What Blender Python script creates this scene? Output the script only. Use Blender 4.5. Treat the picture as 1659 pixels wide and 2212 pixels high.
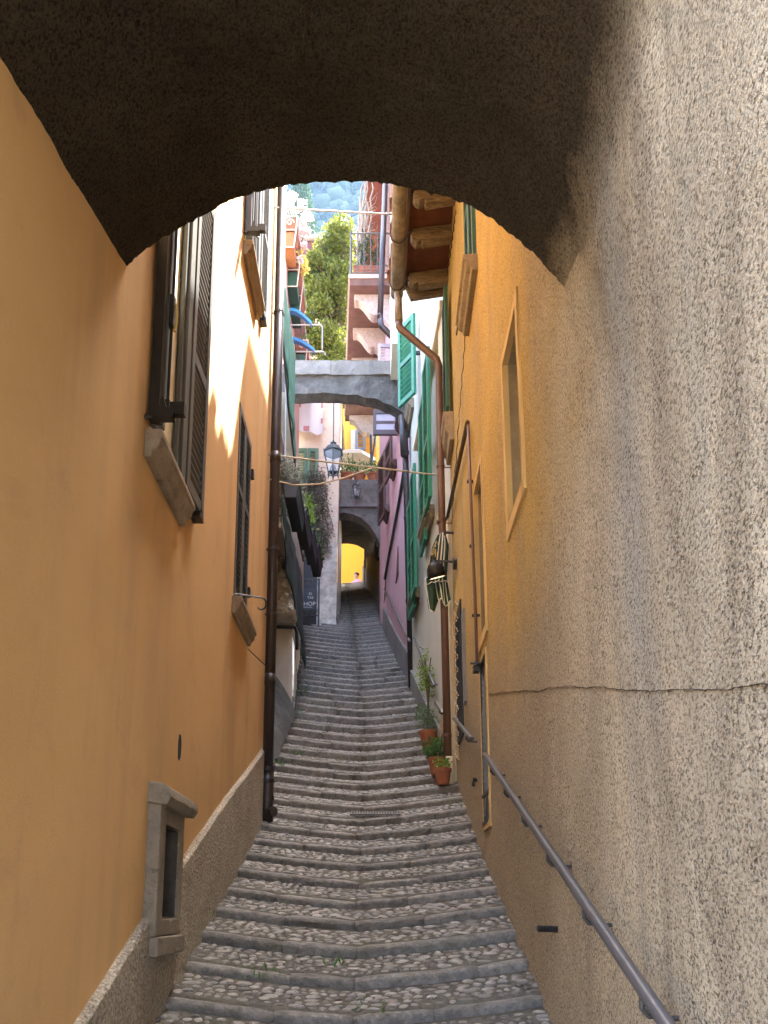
import bpy, bmesh, math, random
from mathutils import Vector, Matrix, noise
R = math.radians
random.seed(11)
for o in list(bpy.data.objects): bpy.data.objects.remove(o)
scene = bpy.context.scene
C = scene.collection

# ------------------------------------------------------------------ camera
# one photograph unit = 1/1659 of the picture's width; a rising-front (shift) view up a stepped alley
F, PXC, HOR, TH = 1700.0, 800.0, 1966.0, R(10.65)
YP = HOR - F * math.tan(TH)
cam_d = bpy.data.cameras.new('camera'); cam = bpy.data.objects.new('camera', cam_d); C.objects.link(cam)
cam.location = (0, 0, 0); cam.rotation_euler = (R(90) + TH, 0, 0)
cam_d.sensor_fit = 'AUTO'; cam_d.sensor_width = 36; cam_d.lens = F / 2212 * 36
cam_d.shift_x = (829.5 - PXC) / 2212; cam_d.shift_y = (YP - 1106) / 2212
cam_d.clip_start = 0.02; cam_d.clip_end = 3000
scene.camera = cam
# ------------------------------------------------------------------ light
SUN = Vector((1.0, 1.35, 3.6)).normalized()
w = bpy.data.worlds.new('World'); scene.world = w; w.use_nodes = True
nt = w.node_tree; nt.nodes.clear()
sky = nt.nodes.new('ShaderNodeTexSky'); sky.sky_type = 'NISHITA'; sky.sun_disc = False
sky.sun_elevation = math.asin(SUN.z); sky.sun_rotation = math.atan2(SUN.x, SUN.y); sky.air_density = 0.8; sky.dust_density = 5.0; sky.ozone_density = 0.3
bg = nt.nodes.new('ShaderNodeBackground'); bg.inputs['Strength'].default_value = 0.15
wo = nt.nodes.new('ShaderNodeOutputWorld')
nt.links.new(sky.outputs[0], bg.inputs[0]); nt.links.new(bg.outputs[0], wo.inputs[0])
sl = bpy.data.lights.new('sun', 'SUN'); sl.energy = 3.6; sl.angle = R(0.5); sl.color = (1, .93, .82)
so = bpy.data.objects.new('sun', sl); C.objects.link(so); so.location = (20, 30, 60)
so.rotation_euler = (-SUN).to_track_quat('-Z', 'Y').to_euler()
scene.view_settings.view_transform = 'Standard'; scene.view_settings.look = 'None'
scene.view_settings.exposure = 4.2; scene.view_settings.gamma = 1.0; scene.view_settings.use_curve_mapping = False
scene.render.resolution_x = 768; scene.render.resolution_y = 1024
scene.cycles.max_bounces = 6; scene.cycles.diffuse_bounces = 4
scene.cycles.sample_clamp_indirect = 8

# ------------------------------------------------------------------ helpers
cT, sT = math.cos(TH), math.sin(TH)
def ray(x, y):
    a = (x - PXC) / F; b = -(y - YP) / F
    return Vector((a, cT - b * sT, b * cT + sT))
def P(x, y, Y): d = ray(x, y); return d * (Y / d.y)            # the point of the place on the plane Y
def PX(x, y, X): d = ray(x, y); return d * (X / d.x)           # ... on a wall plane X
def PL(x, y, a, b): d = ray(x, y); return d * (a / (d.x - b * d.y))   # ... on a wall X = a + bY
V = Vector
def lerp(a, b, t): return a + (b - a) * t
def interp(x, tab):
    if x <= tab[0][0]:
        (a, b), (c, d) = tab[0], tab[1]; return b + (x - a) * (d - b) / (c - a)
    for (a, b), (c, d) in zip(tab, tab[1:]):
        if x <= c: return b + (x - a) * (d - b) / (c - a)
    (a, b), (c, d) = tab[-2], tab[-1]; return d + (x - c) * (d - b) / (c - a)

class MB:
    def __init__(s): s.v = []; s.f = []
    def add(s, vs, fs):
        o = len(s.v); s.v += [tuple(p) for p in vs]; s.f += [tuple(i + o for i in q) for q in fs]; return s
    def box(s, p, q):
        (a, b, c), (d, e, f) = p, q
        return s.add([(a,b,c),(d,b,c),(d,e,c),(a,e,c),(a,b,f),(d,b,f),(d,e,f),(a,e,f)],
                     [(0,3,2,1),(4,5,6,7),(0,1,5,4),(1,2,6,5),(2,3,7,6),(3,0,4,7)])
    def ob(s, o, u, v, w):          # oriented box, o corner + three edges
        o, u, v, w = map(Vector, (o, u, v, w))
        vs = [o, o+u, o+u+v, o+v, o+w, o+u+w, o+u+v+w, o+v+w]
        return s.add(vs, [(0,3,2,1),(4,5,6,7),(0,1,5,4),(1,2,6,5),(2,3,7,6),(3,0,4,7)])
    def quad(s, a, b, c, d): return s.add([a, b, c, d], [(0,1,2,3)])
    def prism(s, poly, ext):
        n = len(poly); e = Vector(ext)
        vs = [Vector(p) for p in poly] + [Vector(p) + e for p in poly]
        return s.add(vs, [tuple(range(n))[::-1], tuple(range(n, 2*n))] + [(i, (i+1) % n, n+(i+1) % n, n+i) for i in range(n)])
    def tube(s, pts, r, n=8, cap=True):
        pts = [Vector(p) for p in pts]; m = len(pts); rr = r if isinstance(r, (list, tuple)) else [r]*m
        vs = []; t0 = (pts[1]-pts[0]).normalized()
        up = V((0,0,1)) if abs(t0.z) < .9 else V((1,0,0))
        a = t0.cross(up).normalized()
        for i, p in enumerate(pts):
            if i == 0: t = pts[1]-pts[0]
            elif i == m-1: t = pts[-1]-pts[-2]
            else: t = (pts[i+1]-p).normalized() + (p-pts[i-1]).normalized()
            t = t.normalized() if t.length > 1e-9 else t0
            a = (a - t*a.dot(t)); a = a.normalized() if a.length > 1e-6 else t.orthogonal().normalized(); b = t.cross(a)
            for k in range(n):
                g = 2*math.pi*k/n; vs.append(p + (a*math.cos(g) + b*math.sin(g))*rr[i])
        fs = [(i*n+k, i*n+(k+1) % n, (i+1)*n+(k+1) % n, (i+1)*n+k) for i in range(m-1) for k in range(n)]
        if cap: fs += [tuple(range(n))[::-1], tuple(range((m-1)*n, m*n))]
        return s.add(vs, fs)
    def lathe(s, c, prof, n=12, squash=1.0, cap=True):     # prof: list of (radius, z)
        c = Vector(c); vs = []
        for r, z in prof:
            for k in range(n):
                g = 2*math.pi*(k+.5)/n; vs.append(c + V((r*math.cos(g), r*squash*math.sin(g), z)))
        m = len(prof)
        fs = [(i*n+k, i*n+(k+1) % n, (i+1)*n+(k+1) % n, (i+1)*n+k) for i in range(m-1) for k in range(n)]
        if cap: fs += [tuple(range(n))[::-1], tuple(range((m-1)*n, m*n))]
        return s.add(vs, fs)
    def grid(s, fn, nu, nv):
        vs = [fn(i/nu, j/nv) for j in range(nv+1) for i in range(nu+1)]
        return s.add(vs, [(j*(nu+1)+i, j*(nu+1)+i+1, (j+1)*(nu+1)+i+1, (j+1)*(nu+1)+i) for j in range(nv) for i in range(nu)])
    def build(s, name, mat, parent=None, smooth=False, bevel=0, seg=2, fix=True):
        me = bpy.data.meshes.new(name); me.from_pydata(s.v, [], s.f); me.update()
        if fix or bevel:
            bm = bmesh.new(); bm.from_mesh(me)
            if fix: bmesh.ops.recalc_face_normals(bm, faces=bm.faces)
            if bevel:
                es = [e for e in bm.edges if len(e.link_faces) == 2 and e.calc_face_angle() > .6]
                bmesh.ops.bevel(bm, geom=es, offset=bevel, segments=seg, profile=.6, affect='EDGES', clamp_overlap=True)
            bm.to_mesh(me); bm.free()
        if smooth: me.polygons.foreach_set('use_smooth', [True]*len(me.polygons))
        for m in (mat if isinstance(mat, list) else [mat]): me.materials.append(m)
        o = bpy.data.objects.new(name, me); C.objects.link(o); o.parent = parent
        return o
def tag(o, label=None, cat=None, group=None, kind=None):
    for k, val in (('label', label), ('category', cat), ('group', group), ('kind', kind)):
        if val: o[k] = val
    return o
def thing(name, label, cat, group=None, loc=(0,0,0)):
    o = bpy.data.objects.new(name, None); C.objects.link(o); o.location = loc; o.empty_display_size = .1
    return tag(o, label, cat, group)
def put(mesh, name, parent, loc=(0,0,0), rot=None, scale=None):
    o = bpy.data.objects.new(name, mesh); C.objects.link(o); o.parent = parent; o.location = loc
    if rot is not None: o.rotation_euler = rot
    if scale is not None: o.scale = scale
    return o

# ------------------------------------------------------------------ materials
class NT:
    def __init__(s, name):
        s.m = bpy.data.materials.new(name); s.m.use_nodes = True; s.t = s.m.node_tree
        s.b = s.t.nodes['Principled BSDF']; s.out = s.t.nodes['Material Output']
        s.co = s.t.nodes.new('ShaderNodeTexCoord').outputs['Object']
    def n(s, typ, **kw):
        nd = s.t.nodes.new(typ)
        for k, val in kw.items():
            if k.startswith('_'): setattr(nd, k[1:], val)
            else: nd.inputs[k].default_value = val
        return nd
    def l(s, a, b): s.t.links.new(a, b)
    def noise(s, scale, detail=4, rough=.6, dist=0, vec=None, stretch=None):
        nd = s.n('ShaderNodeTexNoise', Scale=scale, Detail=detail, Roughness=rough, Distortion=dist)
        src = vec or s.co
        if stretch:
            mp = s.n('ShaderNodeMapping'); mp.inputs['Scale'].default_value = stretch; s.l(src, mp.inputs[0]); src = mp.outputs[0]
        s.l(src, nd.inputs['Vector']); return nd.outputs[0]
    def voro(s, scale, feat='F1', rnd=1.0):
        nd = s.n('ShaderNodeTexVoronoi', Scale=scale, Randomness=rnd); nd.feature = feat; s.l(s.co, nd.inputs['Vector']); return nd.outputs[0]
    def ramp(s, src, a, b, ca=(0,0,0,1), cb=(1,1,1,1)):
        r = s.n('ShaderNodeValToRGB'); e = r.color_ramp.elements
        e[0].position = a; e[0].color = ca if len(ca) == 4 else (*ca, 1); e[1].position = b; e[1].color = cb if len(cb) == 4 else (*cb, 1)
        s.l(src, r.inputs[0]); return r.outputs[0]
    def mix(s, fac, a, b, mode='MIX'):
        m = s.n('ShaderNodeMix'); m.data_type = 'RGBA'; m.blend_type = mode
        for i, val in ((0, fac), (6, a), (7, b)):
            if isinstance(val, (int, float)): m.inputs[i].default_value = val
            elif isinstance(val, (tuple, list)): m.inputs[i].default_value = val if len(val) == 4 else (*val, 1)
            else: s.l(val, m.inputs[i])
        return m.outputs[2]
    def math(s, op, a, b=0.0):
        m = s.n('ShaderNodeMath'); m.operation = op
        for i, val in ((0, a), (1, b)):
            if isinstance(val, (int, float)): m.inputs[i].default_value = val
            else: s.l(val, m.inputs[i])
        return m.outputs[0]
    def xyz(s):
        nd = s.n('ShaderNodeSeparateXYZ'); s.l(s.co, nd.inputs[0]); return nd.outputs
    def col(s, src):
        if isinstance(src, (tuple, list)): s.b.inputs['Base Color'].default_value = src if len(src) == 4 else (*src, 1)
        else: s.l(src, s.b.inputs['Base Color'])
        return s
    def rough(s, r):
        if isinstance(r, (int, float)): s.b.inputs['Roughness'].default_value = r
        else: s.l(r, s.b.inputs['Roughness'])
        return s
    def bump(s, src, dist=.01, strength=1.0):
        bp = s.n('ShaderNodeBump', Strength=strength, Distance=dist); s.l(src, bp.inputs['Height'])
        if s.b.inputs['Normal'].links: s.l(s.b.inputs['Normal'].links[0].from_socket, bp.inputs['Normal'])
        s.l(bp.outputs[0], s.b.inputs['Normal']); return s

def plain(name, c, r=.6, var=.25, scale=14, metal=0, bump=.0, spec=None, dirt=None):
    k = NT(name); nz = k.ramp(k.noise(scale), .3, .7)
    c0 = tuple(v*(1-var) for v in c); c1 = tuple(min(1, v*(1+var*.6)) for v in c)
    cc = k.mix(nz, c0, c1)
    if dirt: cc = k.mix(k.math('MULTIPLY', k.ramp(k.noise(scale*.35, 5, .7), .5, .68), dirt[1]), cc, dirt[0])
    k.col(cc).rough(r); k.b.inputs['Metallic'].default_value = metal
    if spec is not None: k.b.inputs['Specular IOR Level'].default_value = spec
    if bump: k.bump(k.noise(scale*6, 5), bump)
    return k.m
def plaster(name, c, c2, stain=(.3,.27,.22), st=.35, scale=1.6, streak=.5, bump=.004, grain=90, r=.9):
    k = NT(name)
    a = k.mix(k.ramp(k.noise(scale, 5, .65, .4), .32, .68), c, c2)
    a = k.mix(k.math('MULTIPLY', k.ramp(k.noise(3.0, 6, .6, 0, stretch=(1.4, 1.4, .12)), .5, .75), streak), a, stain)
    a = k.mix(k.math('MULTIPLY', k.ramp(k.noise(scale*2.6, 5, .75, .8), .55, .72), st), a, stain)
    g = k.noise(grain, 4, .7)
    a = k.mix(.12, a, g, 'OVERLAY')
    k.col(a).rough(r); k.b.inputs['Specular IOR Level'].default_value = .25
    k.bump(g, bump); k.bump(k.noise(scale*5, 4, .5), bump*3)
    return k.m
M = {}
M['orange'] = plaster('orange_plaster', (.68,.435,.195), (.59,.37,.16), (.44,.29,.15), .45, .8, .6, .0012, 160, .92)
def rough_wall(name='rough_plaster', vault_shade=False):
    k = NT(name); X, Y, Z = k.xyz()
    n1 = k.noise(1.3, 4, .62, .5); n2 = k.noise(5, 4, .65, .3)
    # old ochre lime paint on the upper far part of the wall, bare rough-cast plaster towards the alley's mouth and the foot
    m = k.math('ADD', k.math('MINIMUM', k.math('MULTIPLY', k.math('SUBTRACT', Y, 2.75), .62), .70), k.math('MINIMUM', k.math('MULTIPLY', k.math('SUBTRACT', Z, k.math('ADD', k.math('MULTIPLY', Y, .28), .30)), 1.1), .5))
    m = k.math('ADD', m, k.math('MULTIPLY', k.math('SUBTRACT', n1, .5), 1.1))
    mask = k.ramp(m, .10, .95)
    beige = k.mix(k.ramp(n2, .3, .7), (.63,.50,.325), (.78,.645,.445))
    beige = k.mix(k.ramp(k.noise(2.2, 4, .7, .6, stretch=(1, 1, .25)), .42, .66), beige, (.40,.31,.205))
    beige = k.mix(k.ramp(k.math('MULTIPLY', k.math('ADD', Y, k.math('MULTIPLY', k.math('SUBTRACT', n1, .5), 2.6)), .25), .42, .80), beige, (.44,.335,.205))  # browner up the alley: light falling off from the mouth, painted in
    ochre = k.mix(k.ramp(n1, .35, .65), (.70,.465,.125), (.60,.385,.10))
    ochre = k.mix(k.ramp(k.noise(2.6, 4, .7, .2, stretch=(1, 1, .15)), .48, .70), ochre, (.50,.355,.16))
    c = k.mix(mask, beige, ochre)
    # grey cement smears running down the wall
    sm = k.ramp(k.noise(1.7, 4, .6, .35, stretch=(1, 1, .13)), .575, .66)
    c = k.mix(k.math('MULTIPLY', sm, k.math('SUBTRACT', .55, k.math('MULTIPLY', mask, .45))), c, (.45,.41,.34))
    S = (1, .78, 1)
    g = k.noise(210, 3, .7, .6, stretch=S); g2 = k.noise(125, 3, .70, .4, stretch=S)
    pits = k.ramp(g2, .37, .54, (.10,.075,.05), (1,1,1))
    var = k.math('ADD', .62, k.math('MULTIPLY', k.ramp(n2, .3, .7), .38))
    c = k.mix(k.math('MULTIPLY', var, k.math('SUBTRACT', 1.0, k.math('MULTIPLY', mask, .22))), c, pits, 'MULTIPLY')
    c = k.mix(k.math('MULTIPLY', k.ramp(g, .53, .68), .5), c, (.80,.73,.60))
    if vault_shade:  # vault's shade painted into the colour, fading out down the right wall
        shade_mask = k.math('MAXIMUM', k.math('MULTIPLY', k.math('SUBTRACT', k.math('ADD', Z, k.math('MULTIPLY', n2, .25)), 2.08), 3.6), k.math('MULTIPLY', k.math('SUBTRACT', .42, X), 9.0))
        c = k.mix(k.ramp(shade_mask, 0.0, 1.0), c, k.mix(pits, (.018,.013,.008), k.mix(k.ramp(n1, .3, .7), (.045,.034,.021), (.09,.069,.045))))
    k.col(c).rough(.95); k.b.inputs['Specular IOR Level'].default_value = .15
    h = k.math('ADD', k.math('MULTIPLY', g, .4), k.math('ADD', g2, k.math('MULTIPLY', k.noise(9, 2), 1.2)))
    k.bump(h, .012)
    return k.m
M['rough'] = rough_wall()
M['vault'] = rough_wall('shaded_vault_plaster', True)
def pebbledash():
    k = NT('pebbledash'); g = k.noise(85, 5, .75); v = k.voro(60)
    c = k.mix(k.ramp(k.noise(2.5, 7), .35, .68), (.44,.40,.33), (.58,.54,.46))
    c = k.mix(.9, c, k.ramp(g, .34, .6, (.35,.3,.25), (1.15,1.12,1.05)), 'MULTIPLY')
    k.col(c).rough(.95); k.b.inputs['Specular IOR Level'].default_value = .15; k.bump(g, .01); k.bump(v, .008); return k.m
M['dash'] = pebbledash()
def stone(name, c, c2, dark=(.06,.055,.05), bump=.006, scale=9, r=.7, rnd=.25, moss=0):
    k = NT(name); oi = k.n('ShaderNodeObjectInfo').outputs['Random']; gn = k.n('ShaderNodeNewGeometry'); isl = gn.outputs['Random Per Island']; k.co = gn.outputs['Position']
    rr = k.math('FRACT', k.math('ADD', oi, isl))
    nz = k.noise(scale, 5, .7, .3)
    a = k.mix(k.ramp(nz, .3, .7), c, c2)
    a = k.mix(k.ramp(k.noise(scale*3, 7, .7), .56, .72), a, dark)
    hs = k.n('ShaderNodeHueSaturation'); k.l(a, hs.inputs['Color']); k.l(k.math('ADD', k.math('MULTIPLY', rr, rnd*2), 1-rnd), hs.inputs['Value'])
    o = hs.outputs[0]
    if moss: o = k.mix(k.math('MULTIPLY', k.ramp(k.noise(2.3, 6, .7), .54, .68), moss), o, (.075,.085,.03))
    k.col(o).rough(r if isinstance(r, float) else .6)
    k.bump(k.noise(scale*7, 5, .7), bump); k.bump(k.noise(scale*1.5, 4), bump*2)
    return k.m
M['kerb'] = stone('kerb_stone', (.075,.068,.058), (.225,.208,.182), bump=.006, scale=20, r=.36, rnd=.22, moss=.3)
M['kerb'].node_tree.nodes['Principled BSDF'].inputs['Specular IOR Level'].default_value = .45
M['cobble'] = stone('cobble', (.09,.082,.071), (.215,.20,.175), bump=.003, scale=18, r=.34, rnd=.75)
M['mortar'] = stone('mortar', (.075,.068,.053), (.125,.114,.09), bump=.01, scale=12, r=.9, rnd=0, moss=.55)
M['oldstone'] = stone('old_stone', (.04,.039,.037), (.145,.143,.136), bump=.02, scale=2.6, r=.9, rnd=.12, moss=.25)
M['sill'] = stone('sill_stone', (.22,.17,.115), (.34,.275,.20), (.10,.075,.05), .006, 8, .85, .08)
M['frame_stone'] = stone('niche_stone', (.21,.175,.125), (.30,.255,.19), (.14,.12,.09), .008, 10, .9, .05)
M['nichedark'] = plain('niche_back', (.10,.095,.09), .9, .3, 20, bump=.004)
M['cream'] = plain('cream_paint', (.72,.66,.47), .6, .06, 4)
M['greyshut'] = plain('grey_green_paint', (.085,.09,.088), .42, .15, 9, dirt=((.14,.13,.11), .3))
M['black'] = plain('black_iron_and_shade', (.012,.012,.013), .45, .2, 20)
M['iron'] = plain('dark_iron', (.035,.034,.034), .5, .25, 20, bump=.0004)
M['brownpipe'] = plain('brown_painted_pipe', (.036,.029,.030), .38, .18, 8, dirt=((.09,.06,.045), .35))
M['copper'] = plain('rust_brown_pipe', (.16,.082,.055), .45, .2, 7, dirt=((.10,.055,.035), .4))
M['ironrail'] = plain('grey_rail_paint', (.085,.08,.078), .36, .15, 30, .0, dirt=((.09,.06,.045), .25), bump=.0003)
M['gutter'] = plain('weathered_gutter', (.29,.235,.165), .6, .45, 12, dirt=((.10,.075,.05), .75))
M['timber'] = None
def wood(name, c, c2, axis=(8,1,8)):
    k = NT(name); g = k.noise(5, 5, .7, 1.2, stretch=axis)
    k.col(k.mix(k.ramp(g, .32, .66), c, c2)).rough(.85); k.bump(g, .01); return k.m
M['timber'] = wood('old_rafter', (.055,.036,.02), (.29,.215,.125), (1.2, 10, 10))
M['redtile'] = plain('terracotta_soffit', (.16,.055,.03), .85, .35, 6, bump=.003)
M['rooftile'] = plain('roof_tile', (.34,.17,.10), .85, .35, 5, bump=.003)
M['white'] = plaster('white_plaster', (.62,.605,.53), (.54,.525,.45), (.45,.42,.33), .25, 1.2, .4, .0015, 120)
M['creamw'] = plaster('cream_plaster', (.78,.66,.45), (.72,.60,.40), (.45,.38,.27), .3, 1.2, .4, .0015, 120)
M['pink'] = plaster('pink_plaster', (.66,.42,.46), (.59,.37,.41), (.46,.28,.31), .25, .9, .5, .001, 140)
M['cementbase'] = plaster('cement_base', (.25,.24,.23), (.19,.18,.17), (.11,.1,.09), .4, 2, .5, .004, 80)
M['leftwhite'] = plaster('grey_white_plaster', (.56,.53,.47), (.46,.43,.38), (.26,.24,.2), .5, 1.6, .4, .004, 80)
M['beige'] = plaster('beige_plaster', (.50,.44,.34), (.40,.35,.27), (.25,.2,.15), .5, 1.6, .5, .004, 80)
def facade_mat():
    k = NT('stained_cream_plaster'); X, Y, Z = k.xyz()
    n = k.noise(1.4, 5, .68, .5); n2 = k.noise(4.5, 5, .7, .4)
    c = k.mix(k.ramp(n, .4, .62), (.88,.74,.54), (.82,.68,.50))
    c = k.mix(k.math('MULTIPLY', k.ramp(k.noise(2.2, 6, .7), .52, .64), .7), c, (.70,.46,.40))
    low = k.ramp(k.math('ADD', k.math('MULTIPLY', k.math('SUBTRACT', 8.9, Z), .40), k.math('SUBTRACT', n, .45)), .1, .55)
    grey = k.mix(k.ramp(n2, .36, .62), (.76,.73,.66), (.40,.38,.34))
    c = k.mix(low, c, grey)
    edge = k.ramp(k.math('ADD', X, k.math('MULTIPLY', k.math('SUBTRACT', n2, .5), .8)), -1.0, -.78)
    edge = k.math('MULTIPLY', edge, .8)
    c = k.mix(edge, c, k.mix(k.ramp(n2, .4, .6), (.55,.52,.48), (.34,.32,.29)))
    k.col(c).rough(.95); k.bump(n2, .015); return k.m
M['facade'] = facade_mat()
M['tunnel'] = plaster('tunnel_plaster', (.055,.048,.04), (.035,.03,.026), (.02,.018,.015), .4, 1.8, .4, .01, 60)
M['ochre_in'] = plaster('tunnel_ochre', (.32,.22,.075), (.25,.17,.06), (.2,.15,.08), .3, 1.4, .4, .004, 60)
M['yellow'] = plain('yellow_wall', (.72,.33,.018), .9, .03, .6)
M['orangefar'] = plain('orange_far_wall', (.85,.40,.06), .9, .06, .8)
M['yellowfar'] = plain('yellow_far_wall', (.80,.55,.10), .9, .06, .8)
M['brownplaster'] = plain('brown_plaster', (.17,.095,.075), .95, .25, 5, bump=.006)
M['corbel'] = plain('corbel_stone', (.52,.43,.37), .9, .25, 22, bump=.006)
M['green'] = plain('green_shutter_paint', (.02,.205,.115), .45, .22, 6, dirt=((.05,.13,.09), .4))
M['dgreen'] = plain('dark_green_paint', (.035,.10,.055), .5, .2, 8)
M['sagegreen'] = plain('sage_green_paint', (.15,.27,.16), .55, .15, 8)
M['brownshut'] = plain('brown_shutter_paint', (.085,.052,.047), .45, .15, 8)
M['greyshut2'] = plain('grey_shutter_paint', (.22,.22,.23), .5, .12, 8)
M['lilac'] = plain('pale_lilac_paint', (.46,.41,.46), .5, .1, 8)
M['terracotta'] = plain('terracotta', (.33,.115,.055), .85, .3, 12, bump=.001)
M['soil'] = plain('soil', (.05,.035,.025), 1, .3, 30)
M['bark'] = plain('bark', (.13,.09,.06), .95, .4, 16, bump=.01)
M['mesh'] = None
M['blue'] = plain('blue_paint', (.06,.26,.58), .4, .08, 8)
M['steel'] = plain('galvanised_steel', (.42,.44,.46), .4, .12, 20, .5)
M['rope'] = plain('pale_rope', (.55,.47,.34), .85, .15, 60)
M['whitecable'] = plain('white_cable', (.75,.76,.78), .6, .06, 20)
M['canvas'] = plain('canvas', (.74,.68,.58), .9, .08, 6)
M['darkred'] = plain('dark_red_timber', (.12,.035,.03), .8, .3, 6)
M['slate'] = plain('chalkboard', (.045,.05,.06), .6, .2, 10)
M['chalk'] = plain('chalk', (.72,.72,.7), .9, .05, 40)
M['blackcloth'] = plain('black_sheeting', (.012,.014,.014), .6, .2, 10)
M['gold'] = plain('gold_thread', (.62,.45,.16), .45, .12, 40)
M['gcloth'] = plain('bottle_green_cloth', (.012,.045,.03), .8, .2, 14)
M['wcloth'] = plain('white_cloth', (.78,.75,.68), .85, .05, 14)
M['panel'] = plain('recess_panel', (.30,.22,.13), .9, .3, 5, bump=.003)
M['glassdark'] = plain('dark_glass', (.02,.02,.022), .15, .2, 4)
def leafmat(name, c, c2, trans=.35):
    k = NT(name); oi = k.n('ShaderNodeNewGeometry').outputs['Random Per Island']
    cc = k.mix(oi, c, c2); k.col(cc).rough(.55); k.b.inputs['Specular IOR Level'].default_value = .35
    tr = k.n('ShaderNodeBsdfTranslucent'); k.l(cc, tr.inputs[0]); mx = k.n('ShaderNodeMixShader'); mx.inputs[0].default_value = trans
    k.l(k.b.outputs[0], mx.inputs[1]); k.l(tr.outputs[0], mx.inputs[2]); k.l(mx.outputs[0], k.out.inputs[0]); return k.m
M['leaf'] = leafmat('tree_leaf', (.07,.095,.014), (.21,.235,.035), .45)
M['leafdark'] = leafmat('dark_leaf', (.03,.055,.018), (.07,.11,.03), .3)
M['leafvine'] = leafmat('vine_leaf', (.10,.115,.07), (.30,.30,.25), .3)
M['leafbright'] = leafmat('bright_leaf', (.14,.24,.03), (.24,.36,.06), .45)
M['herb'] = leafmat('herb_leaf', (.05,.12,.03), (.10,.20,.05), .35)
M['blossom'] = leafmat('blossom', (.80,.62,.58), (.88,.78,.72), .4)
M['yellowleaf'] = leafmat('yellow_leaf', (.70,.55,.10), (.80,.66,.22), .5)
M['cypress'] = leafmat('cypress_leaf', (.04,.09,.045), (.08,.15,.07), .2)
def glow(name, c, st):
    k = NT(name); k.b.inputs['Emission Color'].default_value = (*c, 1); k.b.inputs['Emission Strength'].default_value = st; k.col((.8,.75,.6)); return k.m
M['bulb'] = glow('lit_lamp_disc', (1,.78,.42), .16)
def glassm():
    k = NT('lantern_glass'); k.col((.9,.9,.92)).rough(.12); k.b.inputs['Alpha'].default_value = .22; k.b.inputs['Specular IOR Level'].default_value = .7; return k.m
M['glass'] = glassm()
M['frost'] = plain('frosted_bulb', (.40,.38,.36), .4, .05, 20)
def netting():
    k = NT('green_netting'); k.col(k.mix(k.ramp(k.noise(4, 5), .35, .65), (.035,.13,.085), (.075,.20,.14))).rough(.8)
    g = k.noise(140, 2, .5, stretch=(1, 1, 1)); k.bump(g, .004); return k.m
M['mesh'] = netting()
M['tarp'] = plain('dark_green_tarp', (.018,.045,.038), .6, .3, 3)
M['skin'] = plain('skin', (.55,.30,.20), .6, .05, 20)
M['shirt'] = plain('pink_shirt', (.78,.22,.27), .8, .05, 20)
M['trousers'] = plain('blue_trousers', (.05,.07,.13), .8, .1, 20)
M['hair'] = plain('brown_hair', (.035,.018,.01), .7, .2, 60)
HAZE = 0.00026

# ================================================================== the stepped alley
RUN, Y0 = .33, 3.65
NZ = [(-1,-.42),(0,-.300),(1,-.180),(2,-.060),(3,.055),(4,.178),(5,.305),(6,.438),(7,.575),(8,.72),(10,1.018),(13,1.47),(17,2.17),(20,2.74),(24,3.46),(28,4.17),(32,4.93),(36,5.70),(40,6.40),(63,10.62)]
XL = [(-4,-.98),(0,-.9),(3,-.875),(6.1,-.875),(6.4,-.98),(7.6,-.99),(9.0,-.97),(9.6,-.96),(12.9,-1.14),(15.4,-1.40),(15.6,-1.40),(16.5,-.80),(24.5,-1.45)]
XR = [(-4,.55),(0,.65),(7.2,.83),(10.25,.70),(12.9,.57),(15.6,.34),(20,.20),(24.5,-.24)]
XC = [(-4,-.1),(6,-.075),(9.9,-.09),(15.5,-.33),(24.5,-.8)]
def zc(Y): return interp((Y - Y0)/RUN, NZ)
def xl(Y): return interp(Y, XL)
def xr(Y): return interp(Y, XR)
def dish(X, Y):
    c = interp(Y, XC); return .085*min(1.3, abs(X - c)/.8)**1.3
def gz(X, Y): return zc(Y) + dish(X, Y)
def riser(n): return .046 if n < 5 else min(.092, .046 + (n-5)*.0035)
steps = tag(MB().build('stairway', M['mortar']), kind='structure')
NLAST = 63
def bed():
    mb = MB(); NX = 12
    def row(Y, z_off, base):
        a, b = xl(Y)-.06, xr(Y)+.06
        return [V((lerp(a,b,i/NX), Y, 0)) for i in range(NX+1)]
    for n in range(-21, NLAST):
        ya, yb = Y0 + n*RUN, Y0 + (n+1)*RUN
        rr_ = riser(n+1); rows_ = []
        for q, off in ((.012,-.024),(.05,-.006),(.12,-.006),(.19,-.006),(.26,-.006),(RUN+.03,-.006)):
            r_ = row(ya+q,0,0); zq = lerp(interp(n, NZ), interp(n+1, NZ)-rr_, q/RUN) + off
            for p in r_: p.z = zq + dish(p.x, p.y) + noise.noise(p*6)*.005*(q > .02)
            rows_.append(r_)
        m = NX+1
        for ra, rb in zip(rows_, rows_[1:]): mb.add(ra + rb, [(i, i+1, m+i+1, m+i) for i in range(NX)])
        lo_ = [V((p.x, p.y, p.z-.16)) for p in rows_[0]]; mb.add(lo_ + [p.copy() for p in rows_[0]], [(i, i+1, m+i+1, m+i) for i in range(NX)])
    return mb
bo = bed().build('mortar_bed', M['mortar'], steps, smooth=True)
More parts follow.
